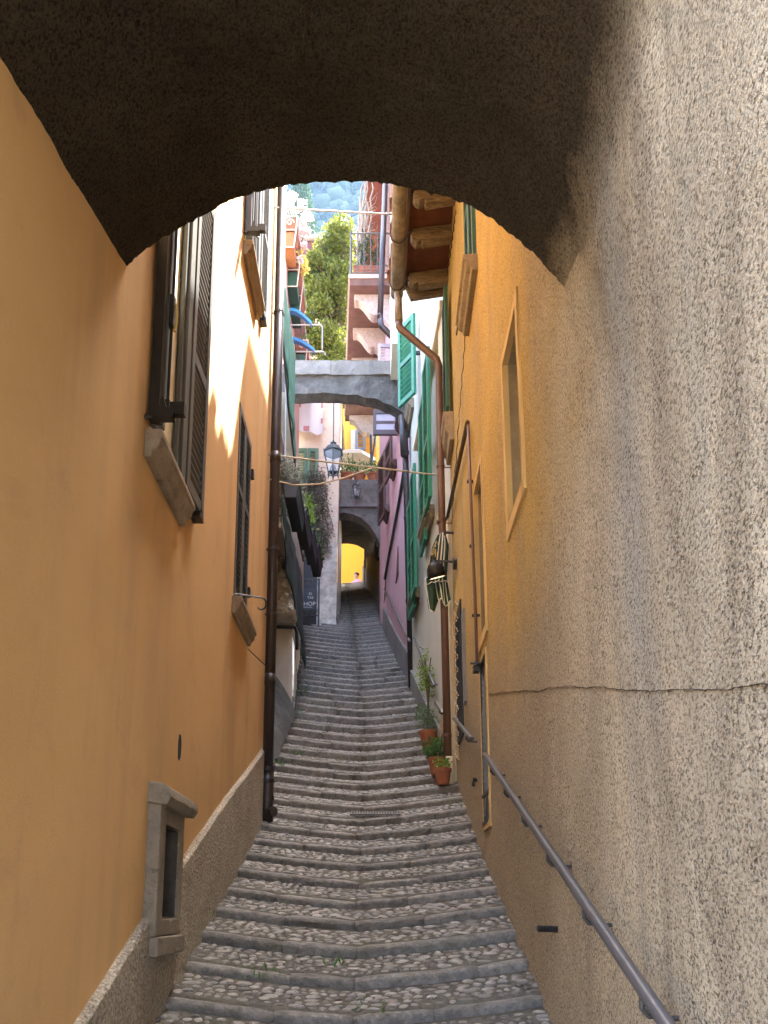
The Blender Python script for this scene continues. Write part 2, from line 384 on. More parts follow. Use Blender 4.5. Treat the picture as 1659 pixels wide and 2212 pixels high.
# kerb stones: each nosing is laid from a few long stones
rk = random.Random(5)
def kerb(n):
    Y = Y0 + n*RUN; z = interp(n, NZ); a, b = xl(Y)+.0, xr(Y)-.0; c = interp(Y, XC)
    if n < 30: cuts = [a, lerp(a, c, rk.uniform(.3,.7)), c + rk.uniform(-.03,.03), lerp(c, b, rk.uniform(.3,.7)), b]
    else: cuts = [a, c, b]
    if rk.random() < .35 and n < 30: cuts.pop(rk.choice([1,3]))
    for i in range(len(cuts)-1):
        x0, x1 = cuts[i]+.0012, cuts[i+1]-.0012
        segs = max(3, int((x1-x0)/.06)) if n < 14 else 4
        dp = rk.uniform(.048,.068); bow = rk.uniform(-.007,.007); jz = rk.uniform(-.006,.006); jy = rk.uniform(-.012,.012); rh = riser(n)+.05
        prof = [(0,-rh),(-.004,-.03),(.0,-.016),(.012,-.004),(.03,0),(dp*.6,.001),(dp-.008,-.003),(dp,-.03)]
        vs = []
        for s in range(segs+1):
            x = lerp(x0, x1, s/segs); e = .006 if s in (0, segs) else 0
            for (dy, dz) in prof:
                q = V((x, Y+jy+dy, 0)); nn = noise.noise(V((x*5, n*3.1, dy*4)))*.006 + noise.noise(V((x*16, n*1.7, dz*9)))*.004
                vs.append((x, Y+jy+dy + nn*1.3 + bow*math.sin(math.pi*s/segs), z + dish(x, Y) + jz + dz + nn*.6 - e*(1 if dz > -.02 else 0)))
        m = len(prof)
        fs = [(s*m+k, s*m+k+1, (s+1)*m+k+1, (s+1)*m+k) for s in range(segs) for k in range(m-1)]
        fs += [tuple(range(m))[::-1], tuple(range(segs*m, segs*m+m))]
        MB().add(vs, fs).build('kerb_stone', M['kerb'], steps, smooth=True)
for n in range(-9, 64): kerb(n)
# cobbles: rounded river stones set in the treads
def dome(seed, seg=9):
    r = random.Random(seed); vs = []; e = [r.uniform(.86,1.1) for _ in range(seg)]
    for rr, z in ((1.0,-.45),(.98,.0),(.80,.55),(.42,.90)):
        for k in range(seg):
            g = 2*math.pi*k/seg; vs.append((rr*e[k]*math.cos(g), rr*e[k]*math.sin(g), z + r.uniform(-.06,.06)))
    vs.append((r.uniform(-.1,.1), r.uniform(-.1,.1), 1.0)); t = len(vs)-1
    fs = [(i*seg+k, i*seg+(k+1) % seg, (i+1)*seg+(k+1) % seg, (i+1)*seg+k) for i in range(3) for k in range(seg)]
    fs += [(3*seg+k, 3*seg+(k+1) % seg, t) for k in range(seg)]
    return vs, fs
domes = [dome(i) for i in range(8)]; domes_lo = [dome(20+i, 6) for i in range(5)]
dome_me = []
for i, (vs, fs) in enumerate(domes):
    me = bpy.data.meshes.new('cobble'); me.from_pydata(vs, [], fs); me.polygons.foreach_set('use_smooth', [True]*len(fs)); me.materials.append(M['cobble']); dome_me.append(me)
cob = []
rc = random.Random(3)
for n in range(-3, 50):
    ya, yb = Y0 + n*RUN + .058, Y0 + (n+1)*RUN - .018
    za, zb = interp(n, NZ), interp(n+1, NZ) - riser(n+1)
    rows = 6 if n < 22 else 3
    for j in range(rows):
        yy = lerp(ya, yb, (j+.5)/rows); x = xl(yy) + rc.uniform(.0,.05); b = xr(yy)
        big = 1.0 if n < 22 else 1.6
        while x < b-.015:
            sx = (rc.uniform(.014,.029) if rc.random() < .75 else rc.uniform(.030,.050))*big; sy = (yb-ya)/rows*rc.uniform(.38,.62)
            x += sx
            y = yy + rc.uniform(-.010,.010)
            t = (y-(Y0+n*RUN))/RUN
            cob.append((n, x, y, lerp(za, zb, t) + dish(x, y) - .007 + rc.uniform(-.003,.002), sx, sy, rc.uniform(.005,.0105), rc.uniform(-.5,.5), rc.uniform(-.10,.10)))
            x += sx*rc.uniform(.95,1.22) + .002
near = [c for c in cob if c[2] > 3.18][:300]
nearset = set(id(c) for c in near)
mbs = MB()
for i, c in enumerate(cob):
    n, x, y, z, sx, sy, sz, rz, rx = c
    tilt = math.atan2(.07, RUN)
    if id(c) in nearset:
        put(dome_me[i % 8], 'cobble', steps, (x, y, z), (tilt+rx, rx*.7, rz), (sx, sy, sz))
    else:
        vs, fs = domes[i % 8] if n < 9 else domes_lo[i % 5]
        ca, sa = math.cos(rz), math.sin(rz); tt = math.tan(tilt+rx); tu = rx*.7
        out = []
        for (px, py, pz) in vs:
            a, b = px*sx, py*sy; q, r_ = a*ca-b*sa, a*sa+b*ca
            out.append((x+q, y+r_, z+pz*sz + r_*tt + q*tu))
        mbs.add(out, fs)
co = mbs.build('cobbles', M['cobble'], steps, smooth=True, fix=False); co['kind'] = 'stuff'
# the ground beyond: one large sheet far below, the landing beyond the tunnel, the terrain up to the hill
g = MB().box((-14,-30,-6),(14,-3.5,-4.2)); 
tag(MB().grid(lambda u, v: V((lerp(-395,395,u), lerp(-750,555,v), -7.0)), 6, 6).build('ground', plain('earth', (.16,.14,.11), 1, .3, .05)), kind='structure')
tag(MB().box((-5,24.42,10.0),(4,31,10.60)).build('upper_landing', M['mortar']), kind='structure')
tag(MB().box((-5,-12,-4.9),(.55,-3.3,-2.95)).build('unseen_lower_square', stone('bounce_paving', (.42,.38,.31), (.55,.50,.42), (.3,.27,.22), .01, 3, .9, 0)), kind='structure')  # unseen square, its paving made pale to bounce sunlight into the alley

# ================================================================== wall helper
def wall(mb, fn, u0, u1, v0, v1, holes=(), du=.4, dv=.4, depth=None, inn=None, jit=0):
    """a sheet fn(u,v) with rectangular holes whose reveals go inn*depth deep"""
    us = {u0, u1}; vs = {v0, v1}
    for h in holes: us |= {h[0], h[1]}; vs |= {h[2], h[3]}
    def fill(s, d):
        s = sorted(s); out = []
        for a, b in zip(s, s[1:]):
            k = max(1, int(math.ceil((b-a)/d))); out += [lerp(a, b, i/k) for i in range(k)]
        return out + [s[-1]]
    U, W = fill(us, du), fill(vs, dv); nu = len(U)
    pts = []
    for vv in W:
        for uu in U:
            p = fn(uu, vv)
            if jit: p = p + inn*(noise.noise(p*1.3)*jit + noise.noise(p*4)*jit*.35)
            pts.append(p)
    fs = []
    for j in range(len(W)-1):
        for i in range(nu-1):
            cu, cv = (U[i]+U[i+1])/2, (W[j]+W[j+1])/2
            if any(h[0] < cu < h[1] and h[2] < cv < h[3] for h in holes): continue
            fs.append((j*nu+i, j*nu+i+1, (j+1)*nu+i+1, (j+1)*nu+i))
    mb.add(pts, fs)
    for h in holes:
        d = h[4]; c = [fn(h[0],h[2]), fn(h[1],h[2]), fn(h[1],h[3]), fn(h[0],h[3])]
        for a, b in zip(c, c[1:]+c[:1]): mb.quad(a - inn*.02, b - inn*.02, b + inn*d, a + inn*d) if False else mb.quad(a, b, b + inn*d, a + inn*d)
    return mb

# ================================================================== shutters, windows, sills
def shutter(parent, o, u, width, z0, z1, mat, th=.035, rails=(.5,), stile=.055, pitch=.036, tilt=.6, out=None, name='shutter', slats=True, double=True):
    """o: foot of the hinge edge (world), u: unit vector along the leaf, out: unit normal"""
    u = V(u).normalized(); out = V(out) if out else u.cross(V((0,0,1))); out.normalize(); o = V((o[0], o[1], z0)); H = z1-z0; up = V((0,0,1))
    mb = MB(); t = out*th
    mb.ob(o, u*stile, t, up*H); mb.ob(o+u*(width-stile), u*stile, t, up*H)
    zs = [0] + [H*r for r in rails] + [H]
    rh = stile*1.25
    spans = []
    for i, r in enumerate(zs):
        c0 = 0 if i == 0 else (H-rh if i == len(zs)-1 else r-rh/2)
        mb.ob(o+u*stile+up*c0+out*.001, u*(width-2*stile), out*(th-.002), up*rh); spans.append((c0, c0+rh))
    sh = mb.build(name, mat, parent, bevel=.003, seg=1)
    if slats:
        wv = u*(width-2*stile+.006)
        s = MB(); dz = .040; base = o+u*(stile-.003)
        s.ob(base + out*.004 + up*.0, wv, out*(th-.010) - up*(th*tilt), up*.007)
        me = None
        for (a, b), (c, d) in zip(spans, spans[1:]):
            lo, hi = b+.022, c-.004; k = max(1, int((hi-lo)/pitch))
            for i in range(k+1):
                zz = lerp(lo, hi, i/max(1, k))
                if me is None:
                    q = s.build('slat', mat, sh, fix=True); me = q.data; q.location = (0,0,zz)
                else: put(me, 'slat', sh, (0,0,zz))
    return sh
def moulded_sill(parent, o, u, length, outv, proj, h, mat, name='sill'):
    """ogee sill; o = inner top near corner, u along, outv outwards"""
    o = V(o); u = V(u).normalized(); outv = V(outv).normalized(); up = V((0,0,1))
    prof = [(0,0),(proj,-.005),(proj+.004,-h*.30),(proj*.86,-h*.38),(proj*.80,-h*.62),(proj*.62,-h*.72),(proj*.50,-h*.78),(proj*.42,-h),(0,-h)]
    mb = MB(); mb.prism([o + outv*a + up*b for a, b in prof], u*length)
    return mb.build(name, mat, parent, bevel=.004, seg=1)

# ================================================================== vaulted archway overhead
ARCH = [(-.875,2.215),(-.739,2.341),(-.62,2.428),(-.498,2.506),(-.333,2.555),(-.2,2.574),(-.067,2.58),(.06,2.568),(.166,2.541),(.332,2.486),(.42,2.435),(.494,2.37),(.573,2.284),(.63,2.21),(.675,2.15)]
def rwX(Y): return .62 + .025*Y
def arch_z(X):
    return (interp(X-.03, ARCH) + interp(X, ARCH)*2 + interp(X+.03, ARCH))/4
arch = thing('archway', 'dark rough plastered vaulted archway bridging the alley overhead in the foreground', 'archway')
def vault():
    NXv, NYv = 210, 100; YA, YB = 1.25, 2.40
    left = [(x, z) for x, z in ARCH if x < .5]
    mb = MB()
    def path(Y):
        k = Y-2.4; f = min(1, max(0, -k)/.75); f = f*f*(3-2*f); wx = rwX(Y)
        pts = []
        for i in range(61):
            x = lerp(-.875, .494, i/60); pts.append((x, arch_z(x) + k*lerp(.31, .02, ((x+.875)/1.55)**1.3)))
        sharp = [(.573,2.284),(.63,2.21),(wx-.005,2.15),(wx+.006,2.10),(wx+.012,2.0),(wx+.018,1.8),(wx+.025,1.5)]
        f2 = max(0, min(1, (Y-1.22)/.38)); f2 = f2*f2*(3-2*f2)
        soft = [(.560,2.272),(.610,2.185),(wx-.026,2.06),(wx-.018,1.90),(wx-.013,1.70),(wx-.003,1.45),(wx+.03,1.15)]
        tail = [(lerp(a[0],b[0],f), lerp(a[1],b[1],f) + k*.02) for a, b in zip(sharp, soft)]
        tail = tail[:2] + [(lerp(wx+.03, x, f2), z) for x, z in tail[2:]]
        P_ = [pts[-1]] + tail; P_ = [P_[0]] + P_ + [P_[-1]]
        for i in range(1, len(P_)-2):
            p0, p1, p2, p3 = P_[i-1], P_[i], P_[i+1], P_[i+2]
            for j in range(1, 7):
                t = j/6; q = []
                for d in (0, 1): q.append(.5*((2*p1[d]) + (-p0[d]+p2[d])*t + (2*p0[d]-5*p1[d]+4*p2[d]-p3[d])*t*t + (-p0[d]+3*p1[d]-3*p2[d]+p3[d])*t**3))
                pts.append(tuple(q))
        return pts
    rows = []
    for j in range(NYv+1):
        Y = lerp(YA, YB, j/NYv); pp_ = path(Y)
        L = [0]
        for a, b in zip(pp_, pp_[1:]): L.append(L[-1] + math.hypot(b[0]-a[0], b[1]-a[1]))
        row = []; q = 0
        for i in range(NXv+1):
            d = L[-1]*i/NXv
            while q < len(L)-2 and L[q+1] < d: q += 1
            t = (d-L[q])/max(1e-6, L[q+1]-L[q]); x, z = lerp(pp_[q][0], pp_[q+1][0], t), lerp(pp_[q][1], pp_[q+1][1], t)
            p = V((x, Y, z)); r_ = noise.noise(p*4)*.012 + noise.noise(p*13)*.005 + noise.noise(p*38)*.0035 + noise.noise(p*90)*.0022
            e = (noise.noise(V((x*30,z*30,0)))*.010 + noise.noise(V((x*80,z*80,0)))*.006) if j == NYv else 0
            side = max(0, min(1, (x-.55)/.1)); row.append(V((x - r_*side*.5, Y+e, z + r_*(1-side))))
        rows += row
    m = NXv+1
    return mb.add(rows, [(j*m+i, j*m+i+1, (j+1)*m+i+1, (j+1)*m+i) for j in range(NYv) for i in range(NXv)])
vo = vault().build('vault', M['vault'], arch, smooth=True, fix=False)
# the walls of the room that rides over the alley
mb = MB()
N = 60
for Yf in (2.40, 1.25):
    top = []
    for i in range(N+1):
        X = lerp(-.90, .70, i/N); z = arch_z(X) + (Yf-2.4)*lerp(.31,.02,max(0,min(1,(X+.875)/1.55))**1.3) + .012
        top.append((X, Yf, z))
    vs = top + [(a, b, 5.9) for a, b, c in top]; m = N+1
    mb.add(vs, [(i, i+1, m+i+1, m+i) for i in range(N)])
mb.quad((-.9,1.25,5.9),(.7,1.25,5.9),(.7,2.4,5.9),(-.9,2.4,5.9))
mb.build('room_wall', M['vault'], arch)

# ================================================================== orange house on the left
XW = -.86
oh = thing('orange_house', 'smooth orange plastered house with grey shutters along the left side', 'house')
def lw(u, v): return V((XW, u, v))
W1 = (2.80, 3.16, 1.81, 3.6, .10); W2 = (4.66, 5.06, 4.46, 6.2, .10); W3 = (4.66, 5.17, 1.93, 3.30, .05); NI = (3.12, 3.40, -.03, .335, .16); VE = (3.445, 3.49, .665, .775, .03)
mb = MB(); wall(mb, lw, .75, 6.18, -2.2, 7.6, [W1, W2, W3, NI, VE], .35, .35, None, V((-1,0,0)), .004)
# carcass: end walls, back and top
mb.quad((XW,6.18,-1),(XW,6.18,7.6),(-6,6.18,7.6),(-6,6.18,-1)); mb.quad((XW,.75,-2.2),(XW,.75,7.6),(-6,.75,7.6),(-6,.75,-2.2)); mb.quad((XW,.75,7.6),(XW,6.18,7.6),(-6,6.18,7.6),(-6,.75,7.6)); mb.quad((-6,.75,-2),(-6,6.18,-2),(-6,6.18,7.6),(-6,.75,7.6))
mb.build('wall', M['orange'], oh, fix=False)
# roof overhang high above the picture
MB().box((-6,.75,7.62),(-.62,6.3,7.72)).build('roof', M['rooftile'], oh)
# plinth follows the slope
pl = [(.75,-1.02),(1.6,-.66),(2.386,-.325),(3.187,.045),(3.711,.28),(4.6,.655),(5.854,1.15),(6.20,1.30)]
mb = MB(); th = .030
for (a, za), (b, zb) in zip(pl, pl[1:]):
    k = max(2, int((b-a)/.06))
    for i in range(k):
        y1, y2 = lerp(a,b,i/k), lerp(a,b,(i+1)/k); z1, z2 = lerp(za,zb,i/k), lerp(za,zb,(i+1)/k)
        if NI[0]-.02 < (y1+y2)/2 < NI[1]+.02: 
            if z1 > -.1: z1 = min(z1, -.12); z2 = min(z2, -.12)
        j1, j2 = noise.noise(V((y1*9,0,0)))*.006, noise.noise(V((y2*9,0,0)))*.006
        bz = -2.2
        mb.add([(XW+th,y1,bz),(XW+th,y2,bz),(XW+th,y2,z2-.012+j2),(XW+th,y1,z1-.012+j1),(XW+th-.012,y1,z1+j1),(XW+th-.012,y2,z2+j2),(XW-.01,y1,z1+j1),(XW-.01,y2,z2+j2)],
               [(0,1,2,3),(3,2,5,4),(4,5,7,6)])
mb.build('plinth', M['dash'], oh, fix=False)
# stone-framed niche in the plinth
nf = MB(); xa = XW-.002; pr = .052
nf.box((xa,3.025,-.10),(XW+pr,3.120,.415)); nf.box((xa,3.40,-.10),(XW+pr-.012,3.475,.415)); nf.box((xa,3.1205,.335),(XW+pr-.004,3.3995,.414)); nf.box((xa,3.03,-.175),(XW+pr+.012,3.47,-.101)); nf.box((xa,3.1205,-.10),(XW+pr-.006,3.3995,-.031))
niche = nf.build('niche_frame', M['frame_stone'], oh, bevel=.010)
cp = MB(); cp.prism([(XW-.01,3.01,.41),(XW+.075,3.01,.40),(XW+.092,3.01,.43),(XW+.085,3.01,.465),(XW+.055,3.01,.485),(XW-.01,3.01,.495)], (0,.49,0)); cp.build('cap_stone', M['frame_stone'], niche, bevel=.008)
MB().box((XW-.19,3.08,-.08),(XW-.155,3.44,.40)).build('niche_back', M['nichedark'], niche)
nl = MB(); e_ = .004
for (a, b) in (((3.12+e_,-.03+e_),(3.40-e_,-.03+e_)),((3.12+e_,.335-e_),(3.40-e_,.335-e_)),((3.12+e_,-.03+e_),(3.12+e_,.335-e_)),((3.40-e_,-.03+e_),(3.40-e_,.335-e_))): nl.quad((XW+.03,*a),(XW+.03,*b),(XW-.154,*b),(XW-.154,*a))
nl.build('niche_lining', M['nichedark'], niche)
# cast-iron vent
vn = MB()
for i in range(9): vn.box((XW-.012,3.447,.670+i*.0115),(XW+.002,3.488,.6755+i*.0115))
vn.tube([(XW,3.4675+.026*math.cos(t*math.pi/8),.72+.058*math.sin(t*math.pi/8)) for t in range(17)], .004, 6)
vn.build('vent_grille', M['iron'], oh)
MB().box((XW-.035,3.44,.66),(XW-.025,3.50,.78)).build('vent_back', M['black'], oh)

def open_window(Wn, sillproj=.068, sillh=.115):
    y0, y1, z0, z1, d = Wn
    win = MB().box((XW-.12,y0-.05,z0-.03),(XW-.062,y1+.05,z1+.05)).build('window', M['cream'], oh)
    fr = MB(); fr.box((XW-.06,y0+.01,z0),(XW-.028,y0+.05,z1)); fr.box((XW-.06,y1-.22,z0),(XW-.012,y1-.003,z1)); fr.box((XW-.06,y0+.051,z0),(XW-.03,y1-.221,z0+.06)); fr.build('frame', M['cream'], win, bevel=.004)
    MB().box((XW-.061,y0+.06,z0+.07),(XW-.052,y1-.23,z1-.02)).build('pane', M['glassdark'], win)
    moulded_sill(win, (XW,y0-.085,z0-.002), (0,1,0), y1-y0+.21, (1,0,0), sillproj, sillh, M['sill'])
    # near leaves folded back on themselves, standing out from the wall
    s1 = shutter(oh, (XW+.005, y0-.01, 0), (1,.05,0), .050, z0+.035, z1, M['greyshut'], .04, (.27,.62), .022, .05, out=(.05,-1,0), slats=False)
    s2 = MB(); s2.ob((XW+.012,y0-.055,z0+.035),(.038,.002,0),(.0,-.035,0),(0,0,z1-z0-.035)); s2.build('folded_leaf', M['black'], s1)  # back of the grey leaf coloured black for its shade
    bo = MB(); bx, by = XW+.066, y0-.03
    bo.tube([(bx,by,z0+.10),(bx,by,z1)], .006, 6); bo.box((bx-.02,by-.014,z0+.48),(bx+.008,by+.014,z0+.62)); bo.box((bx-.02,by-.013,z0+.115),(bx+.010,by+.013,z0+.15))
    bo.tube([(bx+.004,by,z0+.10),(bx+.014,by,z0+.075),(bx+.03,by,z0+.06)], .007, 6)
    bo.build('bolt', M['black'], s1)
    hk = MB(); hk.tube([(bx+.012,by,z0+.46),(bx+.020,by,z0+.50),(bx+.014,by,z0+.58)], .006, 6); hk.build('bolt_handle', M['gold'], s1)
    st = MB(); zz = z0+.035
    st.tube([(XW-.03,y0-.10,zz),(XW+.10,y0-.10,zz)], .007, 6); st.box((XW+.035,y0-.13,zz-.015),(XW+.115,y0-.085,zz+.020)); st.box((XW+.10,y0-.12,zz+.0),(XW+.155,y0-.09,zz+.05)); st.prism([(XW+.06,y0-.128,zz+.021),(XW+.09,y0-.128,zz+.021),(XW+.075,y0-.128,zz+.07)], (0,.02,0))
    st.build('shutter_stay', M['black'], oh)
    # far leaf swung open beyond the jamb
    hx, hy = XW+.006, y1+.085
    s3 = shutter(oh, (hx, hy, 0), (.03,1,0), .315, z0+.07, z1, M['greyshut'], .030, (.40,), .05, .043, -.8, out=(1,-.03,0))
    jb = MB(); jb.box((XW-.02,y1+.002,z0),(XW+.030,y1+.080,z1)); jb.box((XW-.006,y1-.03,z0),(XW+.016,y1+.0015,z1)); jb.build('jamb_post', M['greyshut'], s3, bevel=.004)
    ct = MB(); q = V((hx+.02,hy,0)) + V((.03,1,0)).normalized()*.315
    zk = z0+.045; ct.box((q.x-.035,q.y-.10,zk-.012),(q.x+.015,q.y-.02,zk+.012)); ct.box((q.x-.01,q.y-.06,zk+.0125),(q.x+.012,q.y-.035,zk+.045)); ct.tube([(q.x-.035,q.y-.16,zk),(q.x-.02,q.y-.09,zk)], .008, 6); ct.build('shutter_stay', M['black'], oh)
open_window(W1); open_window(W2)
# closed pair lower down
y0, y1, z0, z1, d = W3
win = MB().box((XW-.10,y0-.02,z0),(XW-.05,y1+.02,z1)).build('window', M['glassdark'], oh)
moulded_sill(win, (XW,y0-.05,z0-.01), (0,1,0), y1-y0+.12, (1,0,0), .065, .115, M['sill'])
hw = (y1-y0)/2
for k in range(2):
    shutter(oh, (XW-.03, y0+k*hw+.003, 0), (0,1,0), hw-.006, z0+.01, z1-.005, M['greyshut'], .035, (.58,), .042, .04, .9, out=(1,0,0))
hd = MB(); hd.tube([(XW,y0+.02,z0+.03),(XW+.17,y0+.06,z0+.02)], .006, 6); hd.tube([(XW+.17+.03*math.sin(t*.5),y0+.06,z0-.02+.04*math.cos(t*.5)) for t in range(9)], .006, 6); hd.build('shutter_stay', M['iron'], oh)
for zz in (z0+.22, z1-.25): MB().box((XW+.0,y1-.01,zz),(XW+.022,y1+.035,zz+.06)).build('hinge', M['black'], oh)
MB().tube([(XW,y1+.10,z0-.13),(XW+.09,y1+.35,z0-.17)], .004, 6).build('tie_wire', M['iron'], oh)

# ================================================================== dark downpipe on the left corner
dp = thing('downpipe', 'dark brown round downpipe at the far corner of the orange house', 'pipe')
px_, py_, rp = -.805, 6.08, .043
zb = gz(-.8, 6.0) - .05
MB().tube([(px_,py_,zb),(px_,py_,7.5)], rp, 20).build('pipe', M['brownpipe'], dp, smooth=True)
MB().tube([(px_,py_,zb),(px_,py_,zb+.46)], rp*1.16, 20).build('iron_shoe', M['brownpipe'], dp, smooth=True)
for a in (.22,.36,.455): MB().tube([(px_,py_,zb+a),(px_,py_,zb+a+.03)], rp*1.30, 20).build('collar', M['brownpipe'], dp)
sp = MB(); sp.tube([(px_,py_,zb+.13),(px_+.055,py_-.05,zb+.13)], .032, 12); sp.tube([(px_+.055,py_-.05,zb+.13),(px_+.062,py_-.056,zb+.13)], .040, 12); sp.build('inspection_cap', M['brownpipe'], dp)
for y in (680, 1190, 1330, 1690):
    z = P(575, y, py_).z; mb = MB(); mb.tube([(px_,py_,z),(px_,py_,z+.022)], rp*1.12, 16); mb.tube([(px_-.02,py_,z+.01),(XW-.01,py_-.01,z+.01)], .006, 6); mb.build('bracket', M['iron'], dp)
for y in (1000, 1480): 
    z = P(575, y, py_).z; MB().tube([(px_,py_,z),(px_,py_,z+.09)], rp*1.07, 20).build('collar', M['brownpipe'], dp, smooth=True)

# ================================================================== ochre house on the right
RI = V((1,0,0))
och = thing('ochre_house', 'rough ochre and bare plastered house along the right side with timber eaves', 'house')
def rw(u, v): return V((rwX(u), u, v))
WA = (3.30, 3.74, 1.93, 2.865, .02); WB = (4.74, 5.19, 1.78, 2.93, .02); WG = (4.80, 5.12, .54, 1.62, .03); WC = (6.10,6.55,1.15,2.9,.10)
EX = (4.70,5.22,4.43,5.9,.03); EY = (6.95,7.10,4.85,6.1,.03)
def sm01(t): t = max(0, min(1, t)); return t*t*(3-2*t)
def rwc(u, v):
    return V((rwX(u), u, v))
def rwj(u, v):
    p = rw(u, v); return p + RI*(noise.noise(p*1.3)*.007 + noise.noise(p*4)*.00245)
mb = MB(); wall(mb, rwc, -4, 7.16, -5, 6.55, [WA, WB, WG, EX], .10, .10, None, RI, .007)
mb.quad(rw(7.16,-1), rw(7.16,6.5), V((5,7.16,6.5)), V((5,7.16,-1)))
mb.quad(rw(-4,-5), rw(-4,6.5), V((5,-4,6.5)), V((5,-4,-5)))
mb.quad(V((5,-4,-5)), V((5,7.16,-5)), V((5,7.16,8)), V((5,-4,8)))
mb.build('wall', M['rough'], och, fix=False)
# ragged crack between the lower and the upper coat of plaster
def seam():
    tab = [(-4,-1.1),(1.243,.361),(1.888,.535),(2.6,.755),(3.4,.965),(4.651,1.30),(4.80,1.345)]; vs = []; n = 520
    for i in range(n+1):
        Y = lerp(-.5, 4.75, i/n); z = interp(Y, tab) + noise.noise(V((Y*3,1,0)))*.018 + noise.noise(V((Y*17,0,0)))*.003 + noise.noise(V((Y*60,0,0)))*.002
        x = rwX(Y) + (noise.noise(rw(Y,z)*1.3)*.007 + noise.noise(rw(Y,z)*4)*.0025)
        h = .0012 + .0045*max(0, noise.noise(V((Y*7,7,0))))
        for dx, dz in ((.004,-h),(-.0035,-h*.2),(-.0035,h*.2),(.004,h)): vs.append((x+dx, Y, z+dz))
    return MB().add(vs, [(i*4+k, (i+1)*4+k, (i+1)*4+k+1, i*4+k+1) for i in range(n) for k in range(3)])
seam().build('plaster_crack', M['soil'], och, smooth=False, fix=False)
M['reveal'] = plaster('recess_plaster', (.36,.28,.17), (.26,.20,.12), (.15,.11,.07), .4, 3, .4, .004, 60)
M['smoothband'] = plaster('smooth_ochre_band', (.66,.46,.20), (.58,.39,.16), (.42,.29,.14), .3, 2, .3, .003, 90)
def border(h, wd, name='window_surround', pr=.004, mat=None):
    y0, y1, z0, z1, d = h; mb = MB()
    y0 += .010; y1 -= .010; z0 += .010; z1 -= .010
    for (a, b, c, e) in ((y0-wd, y0, z0-wd*1.3, z1+wd), (y1, y1+wd, z0-wd*1.3, z1+wd), (y0, y1, z1, z1+wd), (y0, y1, z0-wd*1.3, z0)):
        n = max(2, int((b-a)/.05)); m = max(2, int((e-c)/.05))
        mb.grid(lambda u, v: rwj(lerp(a,b,u), lerp(c,e,v)) + V((-pr - abs(noise.noise(V((u*7,v*9+a,c))))*.002 - .006, 0, 0)), n, m)
        for (p, q) in (((a,c),(a,e)),((b,c),(b,e)),((a,c),(b,c)),((a,e),(b,e))):
            mb.quad(rw(*p)+V((-pr-.006,0,0)), rw(*q)+V((-pr-.006,0,0)), rw(*q)+V((.02,0,0)), rw(*p)+V((.02,0,0)))
    return mb.build(name, mat or M['smoothband'], och, fix=False)
for h, wd in ((WA,.055),(WB,.05)):
    b_ = border(h, wd); y0, y1, z0, z1, d = h
    dd = .34; MB().ob(rw(y0-.03,z0-.03)+V((dd,0,0)), (.0,y1-y0+.06,0), (.03,0,0), (0,0,z1-z0+.06)).build('back_panel', M['panel'], b_)
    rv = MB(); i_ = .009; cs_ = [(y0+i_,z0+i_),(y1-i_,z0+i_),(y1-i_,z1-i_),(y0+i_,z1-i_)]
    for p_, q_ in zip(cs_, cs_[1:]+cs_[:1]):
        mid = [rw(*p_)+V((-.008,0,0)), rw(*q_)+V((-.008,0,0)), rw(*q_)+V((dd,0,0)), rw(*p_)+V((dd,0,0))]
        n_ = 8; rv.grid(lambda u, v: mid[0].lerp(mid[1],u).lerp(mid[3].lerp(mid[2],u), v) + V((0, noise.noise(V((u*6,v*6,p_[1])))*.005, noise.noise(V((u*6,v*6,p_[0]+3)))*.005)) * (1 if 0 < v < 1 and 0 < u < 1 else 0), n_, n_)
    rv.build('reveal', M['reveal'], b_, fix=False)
# tall narrow opening closed with wire mesh
b_ = border(WG, .035, 'grille_surround'); y0, y1, z0, z1, d = WG
MB().ob(rw(y0-.03,z0-.03)+V((.014,0,0)), (.0,y1-y0+.06,0), (.03,0,0), (0,0,z1-z0+.06)).build('shutter_board', plain('grey_board', (.10,.095,.095), .7, .25, 6), b_)
gm = MB()
k = 0
for s in (-1, 1):
    for i in range(-8, 32):
        a, b = z0 + i*.045, z0 + i*.045 + s*(y1-y0)*1.15
        pa, pb = V((y0,a,0)), V((y1,b,0))
        if min(a,b) < z0-.0 or max(a,b) > z1: continue
        gm.tube([rw(y0,a)+V((.001+.003*s,0,0)), rw(y1,b)+V((.001+.003*s,0,0))], .0022, 4)
gm.build('wire_mesh', M['steel'], b_)
fr = MB()
for (a, c, e, f) in ((y0,z0,y0+.02,z1),(y1-.02,z0,y1,z1)): fr.ob(rw(a,c)+V((-.008,0,0)), (0,e-a,0), (.02,0,0), (0,0,f-c))
for zz in (z0, z1-.02, z0+.18): fr.ob(rw(y0,zz)+V((-.010,0,0)), (0,y1-y0,0), (.02,0,0), (0,0,.02))
fr.build('mesh_frame', M['iron'], b_)
# upper window with closed dark green shutter, sill below
for h, near_ in ((EX, 0),):
    y0, y1, z0, z1, d = h; hw = (y1-y0)/2
    for k in range(2): shutter(och, (rwX(y0+k*hw)+.005, y0+k*hw+.003, 0), (.025,1,0), hw-.006, z0+.01, z1, M['dgreen'], .035, (.5,), .04, .04, .9, out=(-1,.025,0))
    MB().ob(rw(y0,z0)+V((.03,0,0)),(0,y1-y0,0),(.03,0,0),(0,0,z1-z0)).build('dark_pane', M['black'], och)
    moulded_sill(och, rw(y0-.04,z0)-V((.0,0,0)), (.025,1,0), y1-y0+.12, (-1,0,0), .10, .13, M['sill'])
MB().tube([rw(5.20,4.55)+V((-.05,0,0)), rw(5.42,4.50)+V((-.07,0,0)), rw(5.46,4.44)+V((-.08,0,0))], .006, 6).build('shutter_stay', M['iron'], och)
